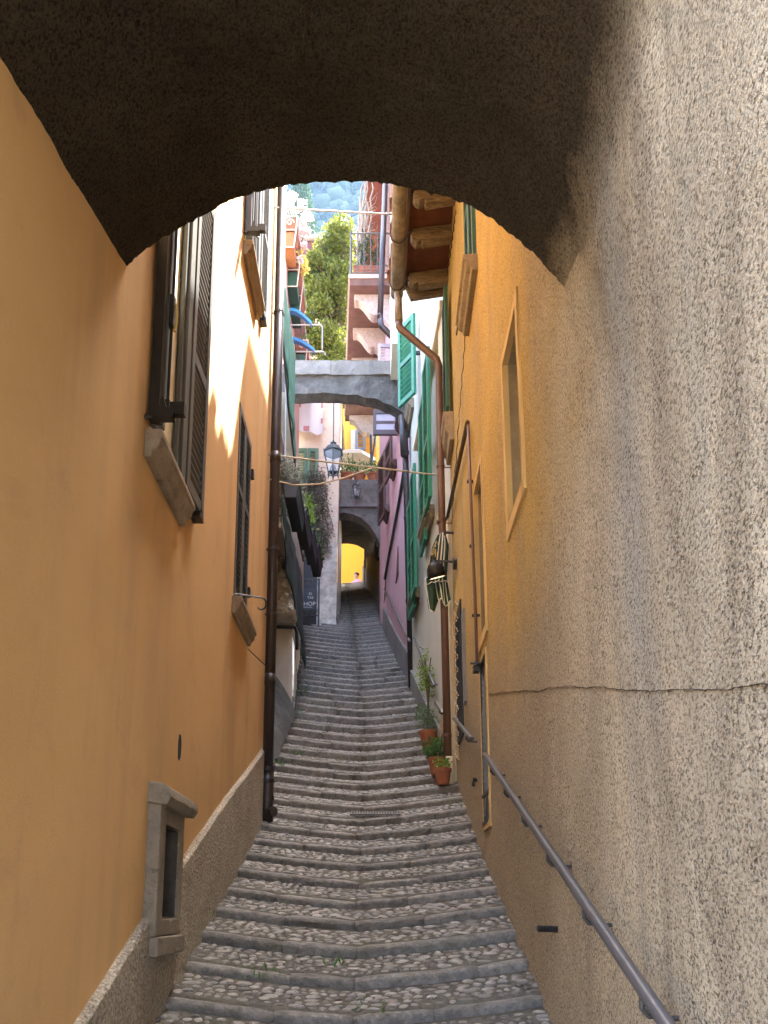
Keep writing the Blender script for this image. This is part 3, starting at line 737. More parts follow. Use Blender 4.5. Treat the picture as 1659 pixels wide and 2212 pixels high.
# green shutter farther along, hung flat beside its window
s_ = shutter(och, rw(6.74,0)+V((-.03,0,0)), (.025,1,0), .36, 4.72, 6.05, M['dgreen'], .035, (.45,), .04, .045, .9, out=(-1,.025,0))
moulded_sill(och, rw(6.70,4.64), (.025,1,0), .44, (-1,0,0), .10, .30, M['sill'])
# eaves: rafters, soffit, roof tiles, gutter
zE = 6.36
def eave(Y, X): return V((X, Y, zE + (X-.78)*.10 + (X-.78)*.0))
rk2 = random.Random(8)
for Y in (3.2,3.7,4.2,4.7,5.2,5.62,6.06,6.5,7.02):
    mb = MB(); a = Y-.045; poly = [(1.3,a,zE+.02),(.80,a,zE-.06),(.50,a,zE-.115),(.485,a,zE-.085),(.44,a,zE-.105),(.40,a,zE-.075),(.385,a,zE-.03),(.40,a,zE+.03),(1.3,a,zE+.15)]
    jz = rk2.uniform(-.02,.02); poly = [(x, y+rk2.uniform(-.012,.012), z+jz) for x, y, z in poly]
    mb.prism(poly, (0,.092,0)); mb.build('rafter', M['timber'], och, bevel=.004)
sf = MB(); 
sf.ob((.34,2.45,zE+.055),(2.2,0,.30),(0,4.72,0),(0,0,.02)); sf.build('soffit', M['redtile'], och)
MB().ob((.335,2.45,zE+.0),(.03,0,.0),(0,4.72,0),(0,0,.075)).build('fascia', wood('fascia_wood', (.10,.055,.03), (.2,.12,.06)), och)
MB().prism([(.42,7.12,zE-.14),(1.2,7.12,zE+.0),(2.4,7.12,zE+.30),(2.4,7.12,zE+.40),(.33,7.12,zE+.10)], (0,.045,0)).build('verge_board', M['timber'], och, bevel=.005)
rt = MB(); n_ = 34
for i in range(n_):
    yc = 2.5 + i*.14
    for kk in range(7):
        xa_, xb_ = .20 + kk*.36, .20 + (kk+1)*.36 + .05; z1_, z2_ = zE+.10+kk*.36*.30, zE+.10+(kk+1)*.36*.30
        ra_, rb_ = .078, .064; vs = []
        for (x, z, rr) in ((xa_ + rk2.uniform(-.03,.03), z1_+.03, ra_), (xb_, z2_+.01, rb_)):
            for t in range(7): gph = math.pi*t/6; vs.append((x, yc + rr*math.cos(gph), z + rr*.8*math.sin(gph)))
        rt.add(vs, [(t, t+1, 8+t, 7+t) for t in range(6)])
        vs = [(x, yc+.07 + .05*math.cos(math.pi + math.pi*t/4), z+.02 + .03*math.sin(math.pi+math.pi*t/4)+.02) for x, z in ((xa_, z1_), (xb_, z2_)) for t in range(5)]
        rt.add(vs, [(t, t+1, 6+t, 5+t) for t in range(4)])
rt.build('roof_tiles', M['rooftile'], och, smooth=False, fix=False)
MB().ob((.30,2.45,zE+.085),(2.3,0,.69),(0,4.72,0),(0,0,.02)).build('roof_deck', M['rooftile'], och)

# gutter and rust-brown downpipe
gt = thing('rain_gutter', 'weathered tan half-round gutter with rust-brown downpipe below the timber eaves', 'gutter')
vs = []; GX, GZ, GR = .275, zE-.09, .066
ys = [2.5, 3.5, 4.5, 5.5, 6.5, 7.12]
for y in ys:
    for t in range(13):
        a = math.pi + math.pi*t/12; vs.append((GX - .02*(7.12-y)/1.6 + GR*math.cos(a), y, GZ + GR*math.sin(a)*1.05))
m = 13; fs = [(i*m+t, i*m+t+1, (i+1)*m+t+1, (i+1)*m+t) for i in range(len(ys)-1) for t in range(m-1)]
fs.append(tuple(range((len(ys)-1)*m, len(ys)*m)))
MB().add(vs, fs).build('trough', M['gutter'], gt, smooth=True, fix=False)
for y in (4.9, 5.65, 6.4, 6.98): 
    ox = -.02*(7.12-y)/1.6
    mb = MB(); mb.tube([(GX+ox+(GR+.006)*math.cos(math.pi+math.pi*t/10), y, GZ+(GR+.006)*1.05*math.sin(math.pi+math.pi*t/10)) for t in range(11)] + [(GX+GR+.07+ox, y, GZ+.06)], .006, 6); mb.build('bracket', M['iron'], gt)
q0 = V((GX+.005,7.02,GZ-.07)); PQ = lambda x, y: P(x, y, 7.02)
e1, e2 = P(862,705,7.02), P(948,780,7.06); e2b = P(950,1150,7.08)
MB().tube([q0, e1+V((0,0,.05))], .040, 16).build('outlet', M['gutter'], gt, smooth=True)
MB().tube([e1+V((0,0,.06)), e1, e1+(e2-e1)*.06+V((0,0,-.01)), e2-(e2-e1)*.06, e2+V((0,0,-.06)), P(952,1000,7.08), P(969,1700,7.08)+V((0,0,-.05))], .036, 16).build('pipe', M['copper'], gt, smooth=True)
for y in (905, 1010, 1130): q = P(952, y, 7.08); mb = MB(); mb.tube([q, q+V((0,0,.02))], .043, 14); mb.tube([q, q+V((.14,0,0))], .005, 6); mb.build('clip', M['copper'], gt)

# ================================================================== white house with green shutters (right, beyond the ochre house)
wa, wb = 1.189, -.05405
wh = thing('white_house', 'narrow white house with bright green louvred shutters on the right', 'house')
def ww(u, v): return V((wa+wb*u, u, v))
mb = MB(); wall(mb, ww, 7.14, 10.92, -.5, 10.0, [], .5, .5, None, RI)
mb.quad(ww(7.14,6.0), ww(7.14,10.0), V((6,7.14,10.0)), V((6,7.14,6.0))); mb.quad(ww(7.14,10.0), ww(10.92,10.0), V((6,10.92,10.0)), V((6,7.14,10.0))); mb.quad(ww(10.92,0), ww(10.92,10.0), V((6,10.92,10.0)), V((6,10.92,0)))
mb.build('wall', M['white'], wh, fix=False)
# upper bay reaching over the alley
c0 = P(846,400,10.1); zbay = P(850,742,10.1).z
MB().box((c0.x-.01,10.1,zbay),(.66,10.9,10.6)).build('upper_bay', M['white'], wh)
# tan render strip and string course along the upper wall
tr = MB(); p1, p2 = PL(944,650,wa,wb), PL(921,860,wa,wb)
tr.ob(ww(7.22,5.5)+V((-.02,0,0)), (wb*.30,.30,0), (.02,0,0), (0,0,.9)) 
st_ = MB(); a_ = PL(952,690,wa,wb); b_ = PL(884,1020,wa,wb)
st_.ob(ww(7.25,6.20)+V((-.07,0,0)), (wb*2.6,2.6,0), (.08,0,0), (0,0,.12)); st_.build('string_course', M['creamw'], wh, bevel=.01)
MB().ob(ww(7.25,5.3)+V((-.04,0,0)), (wb*.34,.34,0), (.05,0,0), (0,0,.9)).build('render_strip', M['creamw'], wh, bevel=.01)
MB().ob(ww(7.2,-.3)+V((-.035,0,0)), (wb*.55,.55,0), (.045,0,0), (0,0,4.2)).build('corner_pilaster', M['creamw'], wh, bevel=.008)
ud = V((wb,1,0)).normalized(); on_ = V((-1,wb,0)).normalized()
def leaf_px(par, xn, yt, yb, xf, mat, a, b, off=.05, rails=(.5,), pitch=.075, rot=0, name='shutter', **k):
    d = V((b,1,0)).normalized(); n = V((-1,b,0)).normalized()
    N_ = PL(xn, yt, a, b); Fp = PL(xf, yt, a, b); z1 = N_.z; z0 = PL(xn, yb, a, b).z*N_.y/PL(xn, yb, a, b).y
    w_ = min(.50, abs(Fp.y-N_.y)); o = N_ + n*off; best = 9e9
    for k_ in range(60):
        r_ = k_*.025; e = o + (d*math.cos(r_)+n*math.sin(r_))*w_; tt_ = e.y*cT+e.z*sT; sx = PXC + F*e.x/tt_
        if abs(sx-xf) < best: best = abs(sx-xf); rot = r_
    u = (d*math.cos(rot) + n*math.sin(rot))
    return shutter(par, o, u, w_, z0, z1, mat, .04, rails, .07, pitch, -.9, out=n*math.cos(rot)-d*math.sin(rot), name=name, **k), z0, z1, N_.y, Fp.y
leaf_px(wh, 926, 845, 1165, 914, M['green'], wa, wb, .04, (.42,))
leaf_px(wh, 942, 748, 1072, 929, M['green'], wa, wb, .07, (.42,), slats=True)
leaf_px(wh, 902, 1060, 1312, 884, M['green'], wa, wb, .04, (.45,))
leaf_px(wh, 912, 1000, 1270, 903, M['green'], wa, wb, .08, (.45,))
# leaf standing open across the alley
hN = P(898,677,9.45); hF = P(864,717,9.78); hzb = P(898,850,9.45).z
uu = (hF-hN); uu.z = 0; wd_ = uu.length
shutter(wh, (hN.x,hN.y,0), uu.normalized(), wd_, hzb, hN.z, M['green'], .045, (.5,), .06, .068, -.9, out=V((uu.y,-uu.x,0)).normalized()*-1 if V((uu.y,-uu.x,0)).y > 0 else V((uu.y,-uu.x,0)).normalized())
MB().box((hN.x-.02,hN.y+.02,hN.z-.6),(hN.x+.12,hN.y+.06,hN.z-.56)).build('hinge', M['iron'], wh)
for (x, y) in ((936,1098),(905,1272),(893,868)):
    q = PL(x, y, wa, wb); moulded_sill(wh, V((wa+wb*(q.y-.1), q.y-.1, q.z)), ud, .75, on_, .11, .16, M['sill'])

# brown downpipe between the white and the pink house
bp = thing('brown_downpipe', 'brown downpipe standing between the white house and the pink house', 'pipe')
qa, qb = P(874,905,10.86), P(889,1485,10.86)
MB().tube([qa+V((-.03,0,.02)), qa+V((0,0,-.05)), qb], .048, 14).build('pipe', M['brownpipe'], bp, smooth=True)
for y in (980, 1120, 1300): q = P(lerp(874,889,(y-905)/580), y, 10.86); MB().tube([q, q+V((0,0,.04))], .056, 14).build('collar', M['brownpipe'], bp)
MB().tube([P(868,900,10.7), P(871,930,10.7), P(874,985,10.75)], .06, 12).build('hopper_elbow', M['brownpipe'], bp, smooth=True)

# ================================================================== pink house (right, far) with long balcony on corbels
pa, pb = .60+.0645*10.95, -.0645
ph = thing('pink_house', 'pink rendered house with brown shutters and a long corbelled upper balcony', 'house')
def pw(u, v): return V((pa+pb*u, u, v))
mb = MB(); wall(mb, pw, 10.95, 16.95, 1, 12.3, [], .6, .6, None, RI)
mb.quad(pw(10.95,1), pw(10.95,12.3), V((6,10.95,12.3)), V((6,10.95,1)))
mb.build('wall', M['pink'], ph, fix=False)
mb = MB(); wall(mb, lambda u, v: V((pa+pb*u+.02, u, v)), 10.95, 16.95, 12.0, 17.5, [], .6, .6, None, RI); mb.quad(pw(10.95,12.0), pw(10.95,17.5), V((6,10.95,17.5)), V((6,10.95,12.0)))
mb.quad(V((6,10.95,17.5)), pw(10.95,17.5), pw(15.9,17.5), V((6,15.9,17.5)))
mb.build('upper_wall', M['brownplaster'], ph, fix=False)
# cement base along the foot
def base_tab(mb, fn, y0, y1, h, outn, th=.035):
    k = 14
    for i in range(k):
        a, b = lerp(y0,y1,i/k), lerp(y0,y1,(i+1)/k); za, zb_ = gz(fn(a,0).x,a)+h, gz(fn(b,0).x,b)+h
        A, B = fn(a,0)+outn*th, fn(b,0)+outn*th
        mb.add([(A.x,A.y,za-1.6),(B.x,B.y,zb_-1.6),(B.x,B.y,zb_),(A.x,A.y,za),(A.x-outn.x*th,A.y,za),(B.x-outn.x*th,B.y,zb_)], [(0,1,2,3),(3,2,5,4)])
mb = MB(); base_tab(mb, pw, 10.97, 15.7, .42, V((-1,0,0))); mb.build('cement_base', M['cementbase'], ph, fix=False)
mb = MB(); base_tab(mb, ww, 7.8, 10.9, .25, V((-1,0,0))); mb.build('cement_base', M['cementbase'], wh, fix=False)
# brown shutters and their sills
l1 = leaf_px(ph, 854, 938, 1018, 834, M['brownshut'], pa, pb, .05, (.5,), .085)
l2 = leaf_px(ph, 840, 972, 1112, 819, M['brownshut'], pa, pb, .06, (.5,), .08)
for (x, y) in ((857,998),(841,1096),(871,890)):
    q = PL(x, y, pa, pb); moulded_sill(ph, V((pa+pb*q.y, q.y-.1, q.z)), V((pb,1,0)), .5, V((-1,pb,0)), .10, .15, M['brownshut'])
# casement standing open above, seen from below
a0, a1 = P(806,884,12.4), P(859,884,12.4); zt = a0.z; zb_ = P(806,938,12.4).z
mb = MB(); mb.box((a0.x,12.4,zb_),(a0.x+.05,12.45,zt)); mb.box((a1.x-.05,12.4,zb_),(a1.x,12.45,zt)); mb.box((a0.x+.05,12.401,zb_),(a1.x-.05,12.449,zb_+.09)); mb.box((a0.x+.05,12.401,zt-.08),(a1.x-.05,12.449,zt)); mb.box((a0.x+.05,12.401,(zb_+zt)/2-.02),(a1.x-.05,12.449,(zb_+zt)/2+.02))
cs = mb.build('casement', M['brownshut'], ph)
MB().box((a0.x+.05,12.42,zb_+.09),(a1.x-.05,12.43,zt-.08)).build('pane', M['lilac'], cs)
# lilac louvre open beside the bridge
b0, b1 = P(816,745,13.2), P(862,745,13.2); shutter(ph, (b0.x,13.2,0), (1,0,0), b1.x-b0.x, P(816,790,13.2).z, b0.z, M['lilac'], .04, (), .06, .06, .9, out=(0,-1,0))
MB().box((P(812,782,13.25).x,13.16,P(812,786,13.2).z-.08),(b1.x+.1,13.28,P(812,782,13.2).z)).build('sill', M['white'], ph)
# two slit vents and a diagonal cable
for (x, yt, yb) in ((861,1180,1190),(833,1248,1262)):
    pass
# balcony: slab, soffit, corbels, railing
zs = 12.72; YB0, YB1 = 14.0, 18.6
def bx(Y): return interp(Y, [(14.0,-.42),(18.6,-.66)])
mb = MB(); mb.add([(bx(YB0)-.03,YB0,zs),(.9,YB0,zs),(.9,YB1,zs),(bx(YB1)-.03,YB1,zs),(bx(YB0)-.03,YB0,zs+.09),(.9,YB0,zs+.09),(.9,YB1,zs+.09),(bx(YB1)-.03,YB1,zs+.09)], [(0,3,2,1),(4,5,6,7),(0,1,5,4),(1,2,6,5),(2,3,7,6),(3,0,4,7)])
bal = mb.build('balcony', M['corbel'], ph)
mb = MB(); mb.add([(bx(YB0),YB0+.02,zs-.16),(.9,YB0+.02,zs-.16),(.9,YB1-.02,zs-.16),(bx(YB1),YB1-.02,zs-.16),(bx(YB0),YB0+.02,zs-.001),(.9,YB0+.02,zs-.001),(.9,YB1-.02,zs-.001),(bx(YB1),YB1-.02,zs-.001)], [(0,3,2,1),(0,1,5,4),(1,2,6,5),(2,3,7,6),(3,0,4,7)])
mb.build('soffit', M['brownplaster'], bal)
for Y in (14.25, 15.2, 16.15, 18.3):
    x0 = bx(Y)+.10; x1 = pa+pb*Y+.03; L_ = x1-x0; zt = zs-.165; poly = [(x1,Y,zt),(x0,Y,zt),(x0,Y,zt-.12),(x0+.03,Y,zt-.13)]
    for t in range(11):
        q = t/10; poly.append((x0+.04+L_*.60*(q), Y, zt-.13-.34*(.5-.5*math.cos(math.pi*min(1,q*1.15)))+ .02*math.sin(q*6.3)))
    poly += [(x0+L_*.72,Y,zt-.50),(x0+L_*.84,Y,zt-.62),(x1,Y,zt-.78)]
    MB().prism(poly, (0,.24,0)).build('corbel', M['corbel'], bal, bevel=.012)
rl = MB()
zt = zs+.09
def post(x, y, r=.011, h=1.0): rl.tube([(x,y,zt),(x,y,zt+h)], r, 6)
for i in range(7): post(lerp(bx(YB0)+.02,.42,i/6), YB0+.03, .022 if i == 0 else .010, 1.05)
for i in range(1,30): y = lerp(YB0,YB1,i/30); post(bx(y)+.02, y, .010)
rl.tube([(.42,YB0+.03,zt+1.0),(bx(YB0)+.02,YB0+.03,zt+1.0),(bx(YB1)+.02,YB1,zt+1.0)], .018, 6); rl.tube([(.42,YB0+.03,zt+.06),(bx(YB0)+.02,YB0+.03,zt+.06),(bx(YB1)+.02,YB1,zt+.06)], .012, 6)
for i in range(4):
    cx = lerp(bx(YB0)+.12,.36,i/3); rl.tube([(cx+.07*math.cos(t*math.pi/8), YB0+.028, zt+.17+.07*math.sin(t*math.pi/8)) for t in range(17)], .006, 5)
rl.build('railing', M['ironrail'], bal)
# eaves of the pink house, dark red, over the balcony
MB().box((-.12,13.2,16.6),(.9,18.6,16.75)).build('eaves', M['darkred'], ph)
MB().tube([P(832,400,13.0), P(821,690,13.0)], .055, 12).build('side_pipe', M['brownpipe'], ph, smooth=True)
MB().tube([P(821,680,13.0), P(824,705,13.0), P(862,742,13.0)], .055, 12).build('side_pipe', M['brownpipe'], ph, smooth=True)

M['copingcement'] = stone('coping_cement', (.11,.108,.102), (.25,.245,.232), (.10,.098,.09), .015, 3, .9, .1, .2)
# ================================================================== stone bridge arch between the houses
br = thing('bridge_arch', 'grey weathered stone buttress arch spanning the alley with a lantern beneath', 'arch')
YB_, TK = 10.95, .24
mbb = MB(); top = P(700,785,YB_).z
sof = [(-1.45,7.86),(-1.17,7.87),(-.9,7.885),(-.6,7.885),(-.29,7.86),(-.05,7.82),(.15,7.76),(.32,7.68),(.50,7.56),(.62,7.45),(.75,7.30)]
n = 48; fr_, bk_ = [], []
vs = []; NV = 7
for i in range(n+1):
    x = lerp(-1.5,.78,i/n); zl = interp(x, sof); 
    for j in range(NV):
        t = j/(NV-1); z = lerp(zl, top, t); q = V((x,YB_,z)); d = noise.noise(q*4)*.035 + noise.noise(q*11)*.016
        vs.append((x, YB_+d, z + (noise.noise(V((x*7,0,0)))*.018 if j in (0, NV-1) else 0)))
m = NV; fs = [(i*m+j, (i+1)*m+j, (i+1)*m+j+1, i*m+j+1) for i in range(n) for j in range(m-1)]
mbb.add(vs, fs)
for i in range(n):
    a, b = i*m, (i+1)*m
    A, B = vs[a], vs[b]; A2, B2 = (A[0],YB_+TK,A[2]), (B[0],YB_+TK,B[2]); mbb.quad(A, B, B2, A2)
    T, U = vs[a+m-1], vs[b+m-1]; T2, U2 = (T[0],YB_+TK,T[2]), (U[0],YB_+TK,U[2]); mbb.quad(T, U, U2, T2); mbb.quad(A2, B2, U2, T2)
mbb.build('arch_body', M['oldstone'], br, smooth=False, fix=False)
pz = P(700,812,YB_).z
for (xa_, xb_, dz, dy) in ((-1.19,-.62,.0,.0),(-.618,.06,.012,.014),(.062,.62,-.006,.004)):
    mb = MB(); k_ = 10
    mb.grid(lambda u, v: V((lerp(xa_,xb_,u), YB_-.045+dy + noise.noise(V((lerp(xa_,xb_,u)*6,v*3,1)))*.018, lerp(pz, top+.02+dz, v) + noise.noise(V((lerp(xa_,xb_,u)*8,v,4)))*.014)), k_, 3)
    mb.grid(lambda u, v: V((lerp(xa_,xb_,u), lerp(YB_-.045+dy, YB_+.24, v), top+.02+dz + noise.noise(V((lerp(xa_,xb_,u)*8,1,4)))*.014)), k_, 2)
    mb.grid(lambda u, v: V((lerp(xa_,xb_,u), lerp(YB_-.045+dy, YB_+.1, v), pz + noise.noise(V((lerp(xa_,xb_,u)*8,0,4)))*.014)), k_, 2)
    mb.build('coping_stone', M['copingcement'], br, fix=False)
# ================================================================== lanterns
def lantern(name, label, c, s, mat, rod=None, arm=None, glass=None):
    """c: centre of the widest rim; s: half width"""
    t = thing(name, label, 'lantern', 'wrought street lanterns', loc=c); n = 6
    hexa = lambda r, z: [V((r*math.cos(math.pi*(k+.5)/3), r*math.sin(math.pi*(k+.5)/3), z)) for k in range(6)]
    H = s*2.05
    rim, foot = hexa(s*.92, 0), hexa(s*.50, -H)
    fm = MB()
    for k in range(6):
        fm.tube([rim[k], foot[k]], s*.045, 5); fm.tube([rim[k], rim[(k+1) % 6]], s*.06, 5); fm.tube([foot[k], foot[(k+1) % 6]], s*.05, 5)
    fm.build('frame', mat, t)
    for k in range(6): MB().add([rim[k], rim[(k+1) % 6], foot[(k+1) % 6], foot[k]], [(0,1,2,3)]).build('pane', M['glass'], t)
    rf = MB(); rf.lathe((0,0,0), [(s*1.02,0),(s*.98,s*.08),(s*.74,s*.40),(s*.60,s*.62),(s*.52,s*.70),(s*.22,s*.74),(s*.20,s*.86),(s*.32,s*.98),(s*.30,s*1.04),(s*.12,s*1.16),(s*.05,s*1.4)], 6); rf.build('roof', mat, t)
    orn = MB()
    for k in range(6): 
        p = rim[k]*1.06; orn.tube([p, p+V((0,0,s*.10)), p*1.10+V((0,0,s*.20))], [s*.05,s*.04,s*.015], 5)
        a, b = rim[k], rim[(k+1) % 6]; mm = (a+b)/2; orn.tube([a*.98+V((0,0,s*.08)), mm*1.0+V((0,0,s*.26)), b*.98+V((0,0,s*.08))], s*.03, 5)
    orn.build('crest', mat, t)
    bs = MB()
    for k in range(6):
        a = foot[k]; bs.tube([a, a*1.12+V((0,0,-s*.12)), a*.75+V((0,0,-s*.36)), a*.35+V((0,0,-s*.55)), V((0,0,-H-s*.80))], s*.045, 5)
    bs.lathe((0,0,-H-s*.85), [(.001,0),(s*.09,s*.06),(s*.05,s*.2),(.001,s*.26)], 6); bs.build('finial', mat, t)
    MB().lathe((0,0,-H*.86), [(s*.08,0),(s*.08,s*.35),(s*.17,s*.55),(s*.20,s*.85),(s*.13,s*1.08),(.005,s*1.15)], 10).build('bulb', M['frost'], t, smooth=True)
    MB().lathe((0,0,-H), [(s*.30,0),(s*.30,s*.06),(s*.1,s*.1),(s*.09,s*.28)], 8).build('socket', mat, t)
    if rod: MB().tube([(0,0,s*1.3),(0,0,s*1.3+rod*.5),(0,0,s*1.3+rod)], s*.055, 6).build('rod', mat, t)
    if arm: 
        a = MB(); a.tube([(0,0,s*1.35),(0,.06,s*1.6),(0,.20,s*1.62),(0,arm,s*1.5)], s*.07, 6); a.tube([(0,arm*.4,s*1.55),(0,arm*.8,s*1.1),(0,arm,s*.6)], s*.05, 6); a.build('wall_arm', mat, t)
    return t
M['lanternpaint'] = plain('lantern_paint', (.035,.05,.06), .4, .2, 20)
lantern('hanging_lantern', 'large six-sided glass lantern on a rod beneath the stone bridge arch', P(720,979,11.2), .168, M['lanternpaint'], rod=P(720,866,11.2).z-P(720,979,11.2).z-.168*1.3+.03)
lantern('wall_lantern', 'smaller dark lantern on the wall above the tunnel mouth', P(771,1052,16.5)+V((0,0,0)), .12, M['lanternpaint'], arm=.30)

# ================================================================== foliage helpers
def leaves(mb, c, rad, n, size, rnd, shell=.35, up=.0, aspect=.5, keep=None, droop=0):
    """leaf-sized quads spread through a lumpy ellipsoid"""
    c = V(c); rad = V(rad)
    for _ in range(n):
        while True:
            p = V((rnd.uniform(-1,1), rnd.uniform(-1,1), rnd.uniform(-1,1)))
            if p.length <= 1: break
        p = p*(p.length**-.0) if p.length > shell else p*(shell/max(.05, p.length))*rnd.uniform(.7,1.2)
        q = c + V((p.x*rad.x, p.y*rad.y, p.z*rad.z))
        if keep and not keep(q): continue
        s = size*rnd.uniform(.6,1.3); d = V((rnd.gauss(0,1), rnd.gauss(0,1), rnd.gauss(0,1)+up-droop)).normalized(); e = d.orthogonal().normalized()
        e = (e*math.cos(rnd.uniform(0,6.28)) + d.cross(e)*math.sin(rnd.uniform(0,6.28))).normalized()
        a, b = d*s, e*s*aspect
        mb.add([q, q+a*.5+b*.5, q+a, q+a*.5-b*.5], [(0,1,2,3)])
    return mb
def blobs(mb, parts, rnd, size, dens, **k):
    for c, r, n in parts: leaves(mb, c, r, int(n*dens), size, rnd, **k)
    return mb
rl_ = random.Random(21)

# ================================================================== cream house closing the view on the left of the tunnel
YF = 16.3
ch = thing('cream_house', 'stained cream and pink plastered house front beside the tunnel mouth', 'house')
cx0, cx1 = P(735,870,YF).x, P(726,1350,YF).x
def cf(u, v): return V((u, YF, v))
mb = MB()
def cfw(u, v): 
    k = (v-6.1)/5.4; edge = lerp(cx1, cx0, max(0, min(1.1, k))); return V((lerp(-4.5, edge, u), YF + noise.noise(V((u*9, v*2, 0)))*.015, v))
mb.grid(cfw, 16, 30) if False else mb.grid(lambda u, v: cfw(u, lerp(4.5,12.25,v)), 24, 40)
mb.quad(cfw(1,4.5), cfw(1,12.25), V((cx0-.05,19.5,12.25)), V((cx1-.05,19.5,4.5))); mb.quad(cfw(0,12.25), cfw(1,12.25), V((cx0,23,12.25)), V((-4.5,23,12.25)))
mb.build('wall', M['facade'], ch, fix=False)
g0, g1 = P(641,968,YF-.05), P(688,968,YF-.05); gzb = P(641,1092,YF-.05).z; gm_ = P(664,968,YF-.05).x
shutter(ch, (g0.x-.35,YF-.01,0), (1,0,0), gm_-g0.x+.35-.01, gzb, g0.z, M['sagegreen'], .045, (.45,), .07, .06, .9, out=(0,-1,0))
shutter(ch, (gm_,YF-.01,0), (1,0,0), g1.x-gm_, gzb, g0.z, M['sagegreen'], .045, (.45,), .07, .06, .9, out=(0,-1,0))
MB().box((g0.x-.4,YF-.12,gzb-.10),(g1.x+.06,YF+.02,gzb-.01)).build('sill', M['sill'], ch, bevel=.01)
# doorway beside the sign, its shadow a flat black panel
d0, d1 = P(652,1230,YF).x-.5, P(685,1230,YF).x
MB().box((d0,YF-.03,5.6),(d1,YF+.01,P(660,1180,YF).z)).build('doorway_shadow_panel', M['black'], ch)
# cloth hung out over the wall
clm = NT('patterned_cloth'); X_, Y_, Z_ = clm.xyz()
cu_, cv_ = clm.math('MULTIPLY', X_, 5.2), clm.math('MULTIPLY', Z_, 5.2)
wn = clm.n('ShaderNodeTexWhiteNoise'); wn.noise_dimensions = '2D'; cb2 = clm.n('ShaderNodeCombineXYZ'); clm.l(clm.math('FLOOR', cu_), cb2.inputs[0]); clm.l(clm.math('FLOOR', cv_), cb2.inputs[1]); clm.l(cb2.outputs[0], wn.inputs['Vector'])
ins = clm.math('MULTIPLY', clm.math('LESS_THAN', clm.math('ABSOLUTE', clm.math('SUBTRACT', clm.math('FRACT', cu_), .5)), .34), clm.math('LESS_THAN', clm.math('ABSOLUTE', clm.math('SUBTRACT', clm.math('FRACT', cv_), .5)), .34))
sel = clm.math('MULTIPLY', ins, clm.math('GREATER_THAN', wn.outputs['Value'], .66))
clm.col(clm.mix(sel, (.90,.86,.80), (.66,.33,.30))).rough(.9)
tc0, tc1 = P(630,862,YF-.25), P(698,862,YF-.25); tzb = P(660,928,YF-.25).z
mb = MB(); mb.grid(lambda u, v: V((lerp(tc0.x-.3,tc1.x,u), YF-.25 + .03*math.sin(u*9)*v + .02*math.sin(u*23), lerp(11.9, tzb - .10*u + .012*math.sin(u*20), v))), 40, 10)
tag(mb.build('tablecloth', clm.m, None, smooth=True), 'white cloth with pale pink squares hung out above the green shutters', 'cloth')
# iron rail with shop board
rs = thing('iron_railing', 'low iron railing with scrolls before the cream house doorway', 'railing')
YR = 15.75; r0, r1 = P(655,1252,YR), P(689,1252,YR); zb_ = P(660,1330,YR).z; zt_ = r0.z; rx0 = r0.x-.5
mb = MB(); mb.tube([(rx0,YR,zt_),(r1.x,YR,zt_)], .016, 6); mb.tube([(rx0,YR,zb_),(r1.x,YR,zb_)], .014, 6); mb.build('rails', M['iron'], rs)
MB().box((r1.x-.015,YR-.02,zb_-.45),(r1.x+.02,YR+.015,zt_+.02)).build('post', M['iron'], rs)
mb = MB()
for i in range(9):
    x = lerp(rx0, r1.x, (i+.5)/9); mb.tube([(x,YR,zb_),(x,YR,zt_)], .007, 5)
    for zz in (zt_-.10, zb_+.10): mb.tube([(x+.035+.03*math.cos(t*.7)*(1-t/14), YR, zz+.06*math.sin(t*.7)*(1-t/14)) for t in range(12)], .006, 5)
mb.build('bars', M['iron'], rs)
sg = thing('shop_board', 'dark chalkboard shop sign fixed to the iron railing', 'sign')
s0, s1 = P(640,1272,YR-.06), P(681,1272,YR-.06); sz0 = P(660,1318,YR-.06).z
MB().box((s0.x,YR-.075,sz0),(s1.x,YR-.05,s0.z)).build('board', M['slate'], sg, bevel=.004)
def text(s, loc, size, mat, parent, rot=(R(90),0,0), align='CENTER', ext=.001, name='lettering'):
    cu = bpy.data.curves.new('t', 'FONT'); cu.body = s; cu.size = size; cu.align_x = align; cu.extrude = ext
    ob = bpy.data.objects.new('t', cu); C.objects.link(ob); bpy.context.view_layer.update()
    me = bpy.data.meshes.new_from_object(ob.evaluated_get(bpy.context.evaluated_depsgraph_get())); bpy.data.objects.remove(ob)
    me.materials.clear(); me.materials.append(mat); o = bpy.data.objects.new(name, me); C.objects.link(o); o.location = loc; o.rotation_euler = rot; o.parent = parent; return o
hgt = s0.z-sz0; mx_ = (s0.x+s1.x)/2
text('SHOP', (mx_+.06,YR-.078,sz0+hgt*.20), .12, M['chalk'], sg)
text('ES', (mx_+.10,YR-.078,sz0+hgt*.70), .075, M['chalk'], sg); text('TAS', (mx_+.10,YR-.078,sz0+hgt*.52), .075, M['chalk'], sg)
MB().box((s0.x+.04,YR-.079,sz0+hgt*.12),(s1.x-.06,YR-.0755,sz0+hgt*.135)).build('underline', M['chalk'], sg)

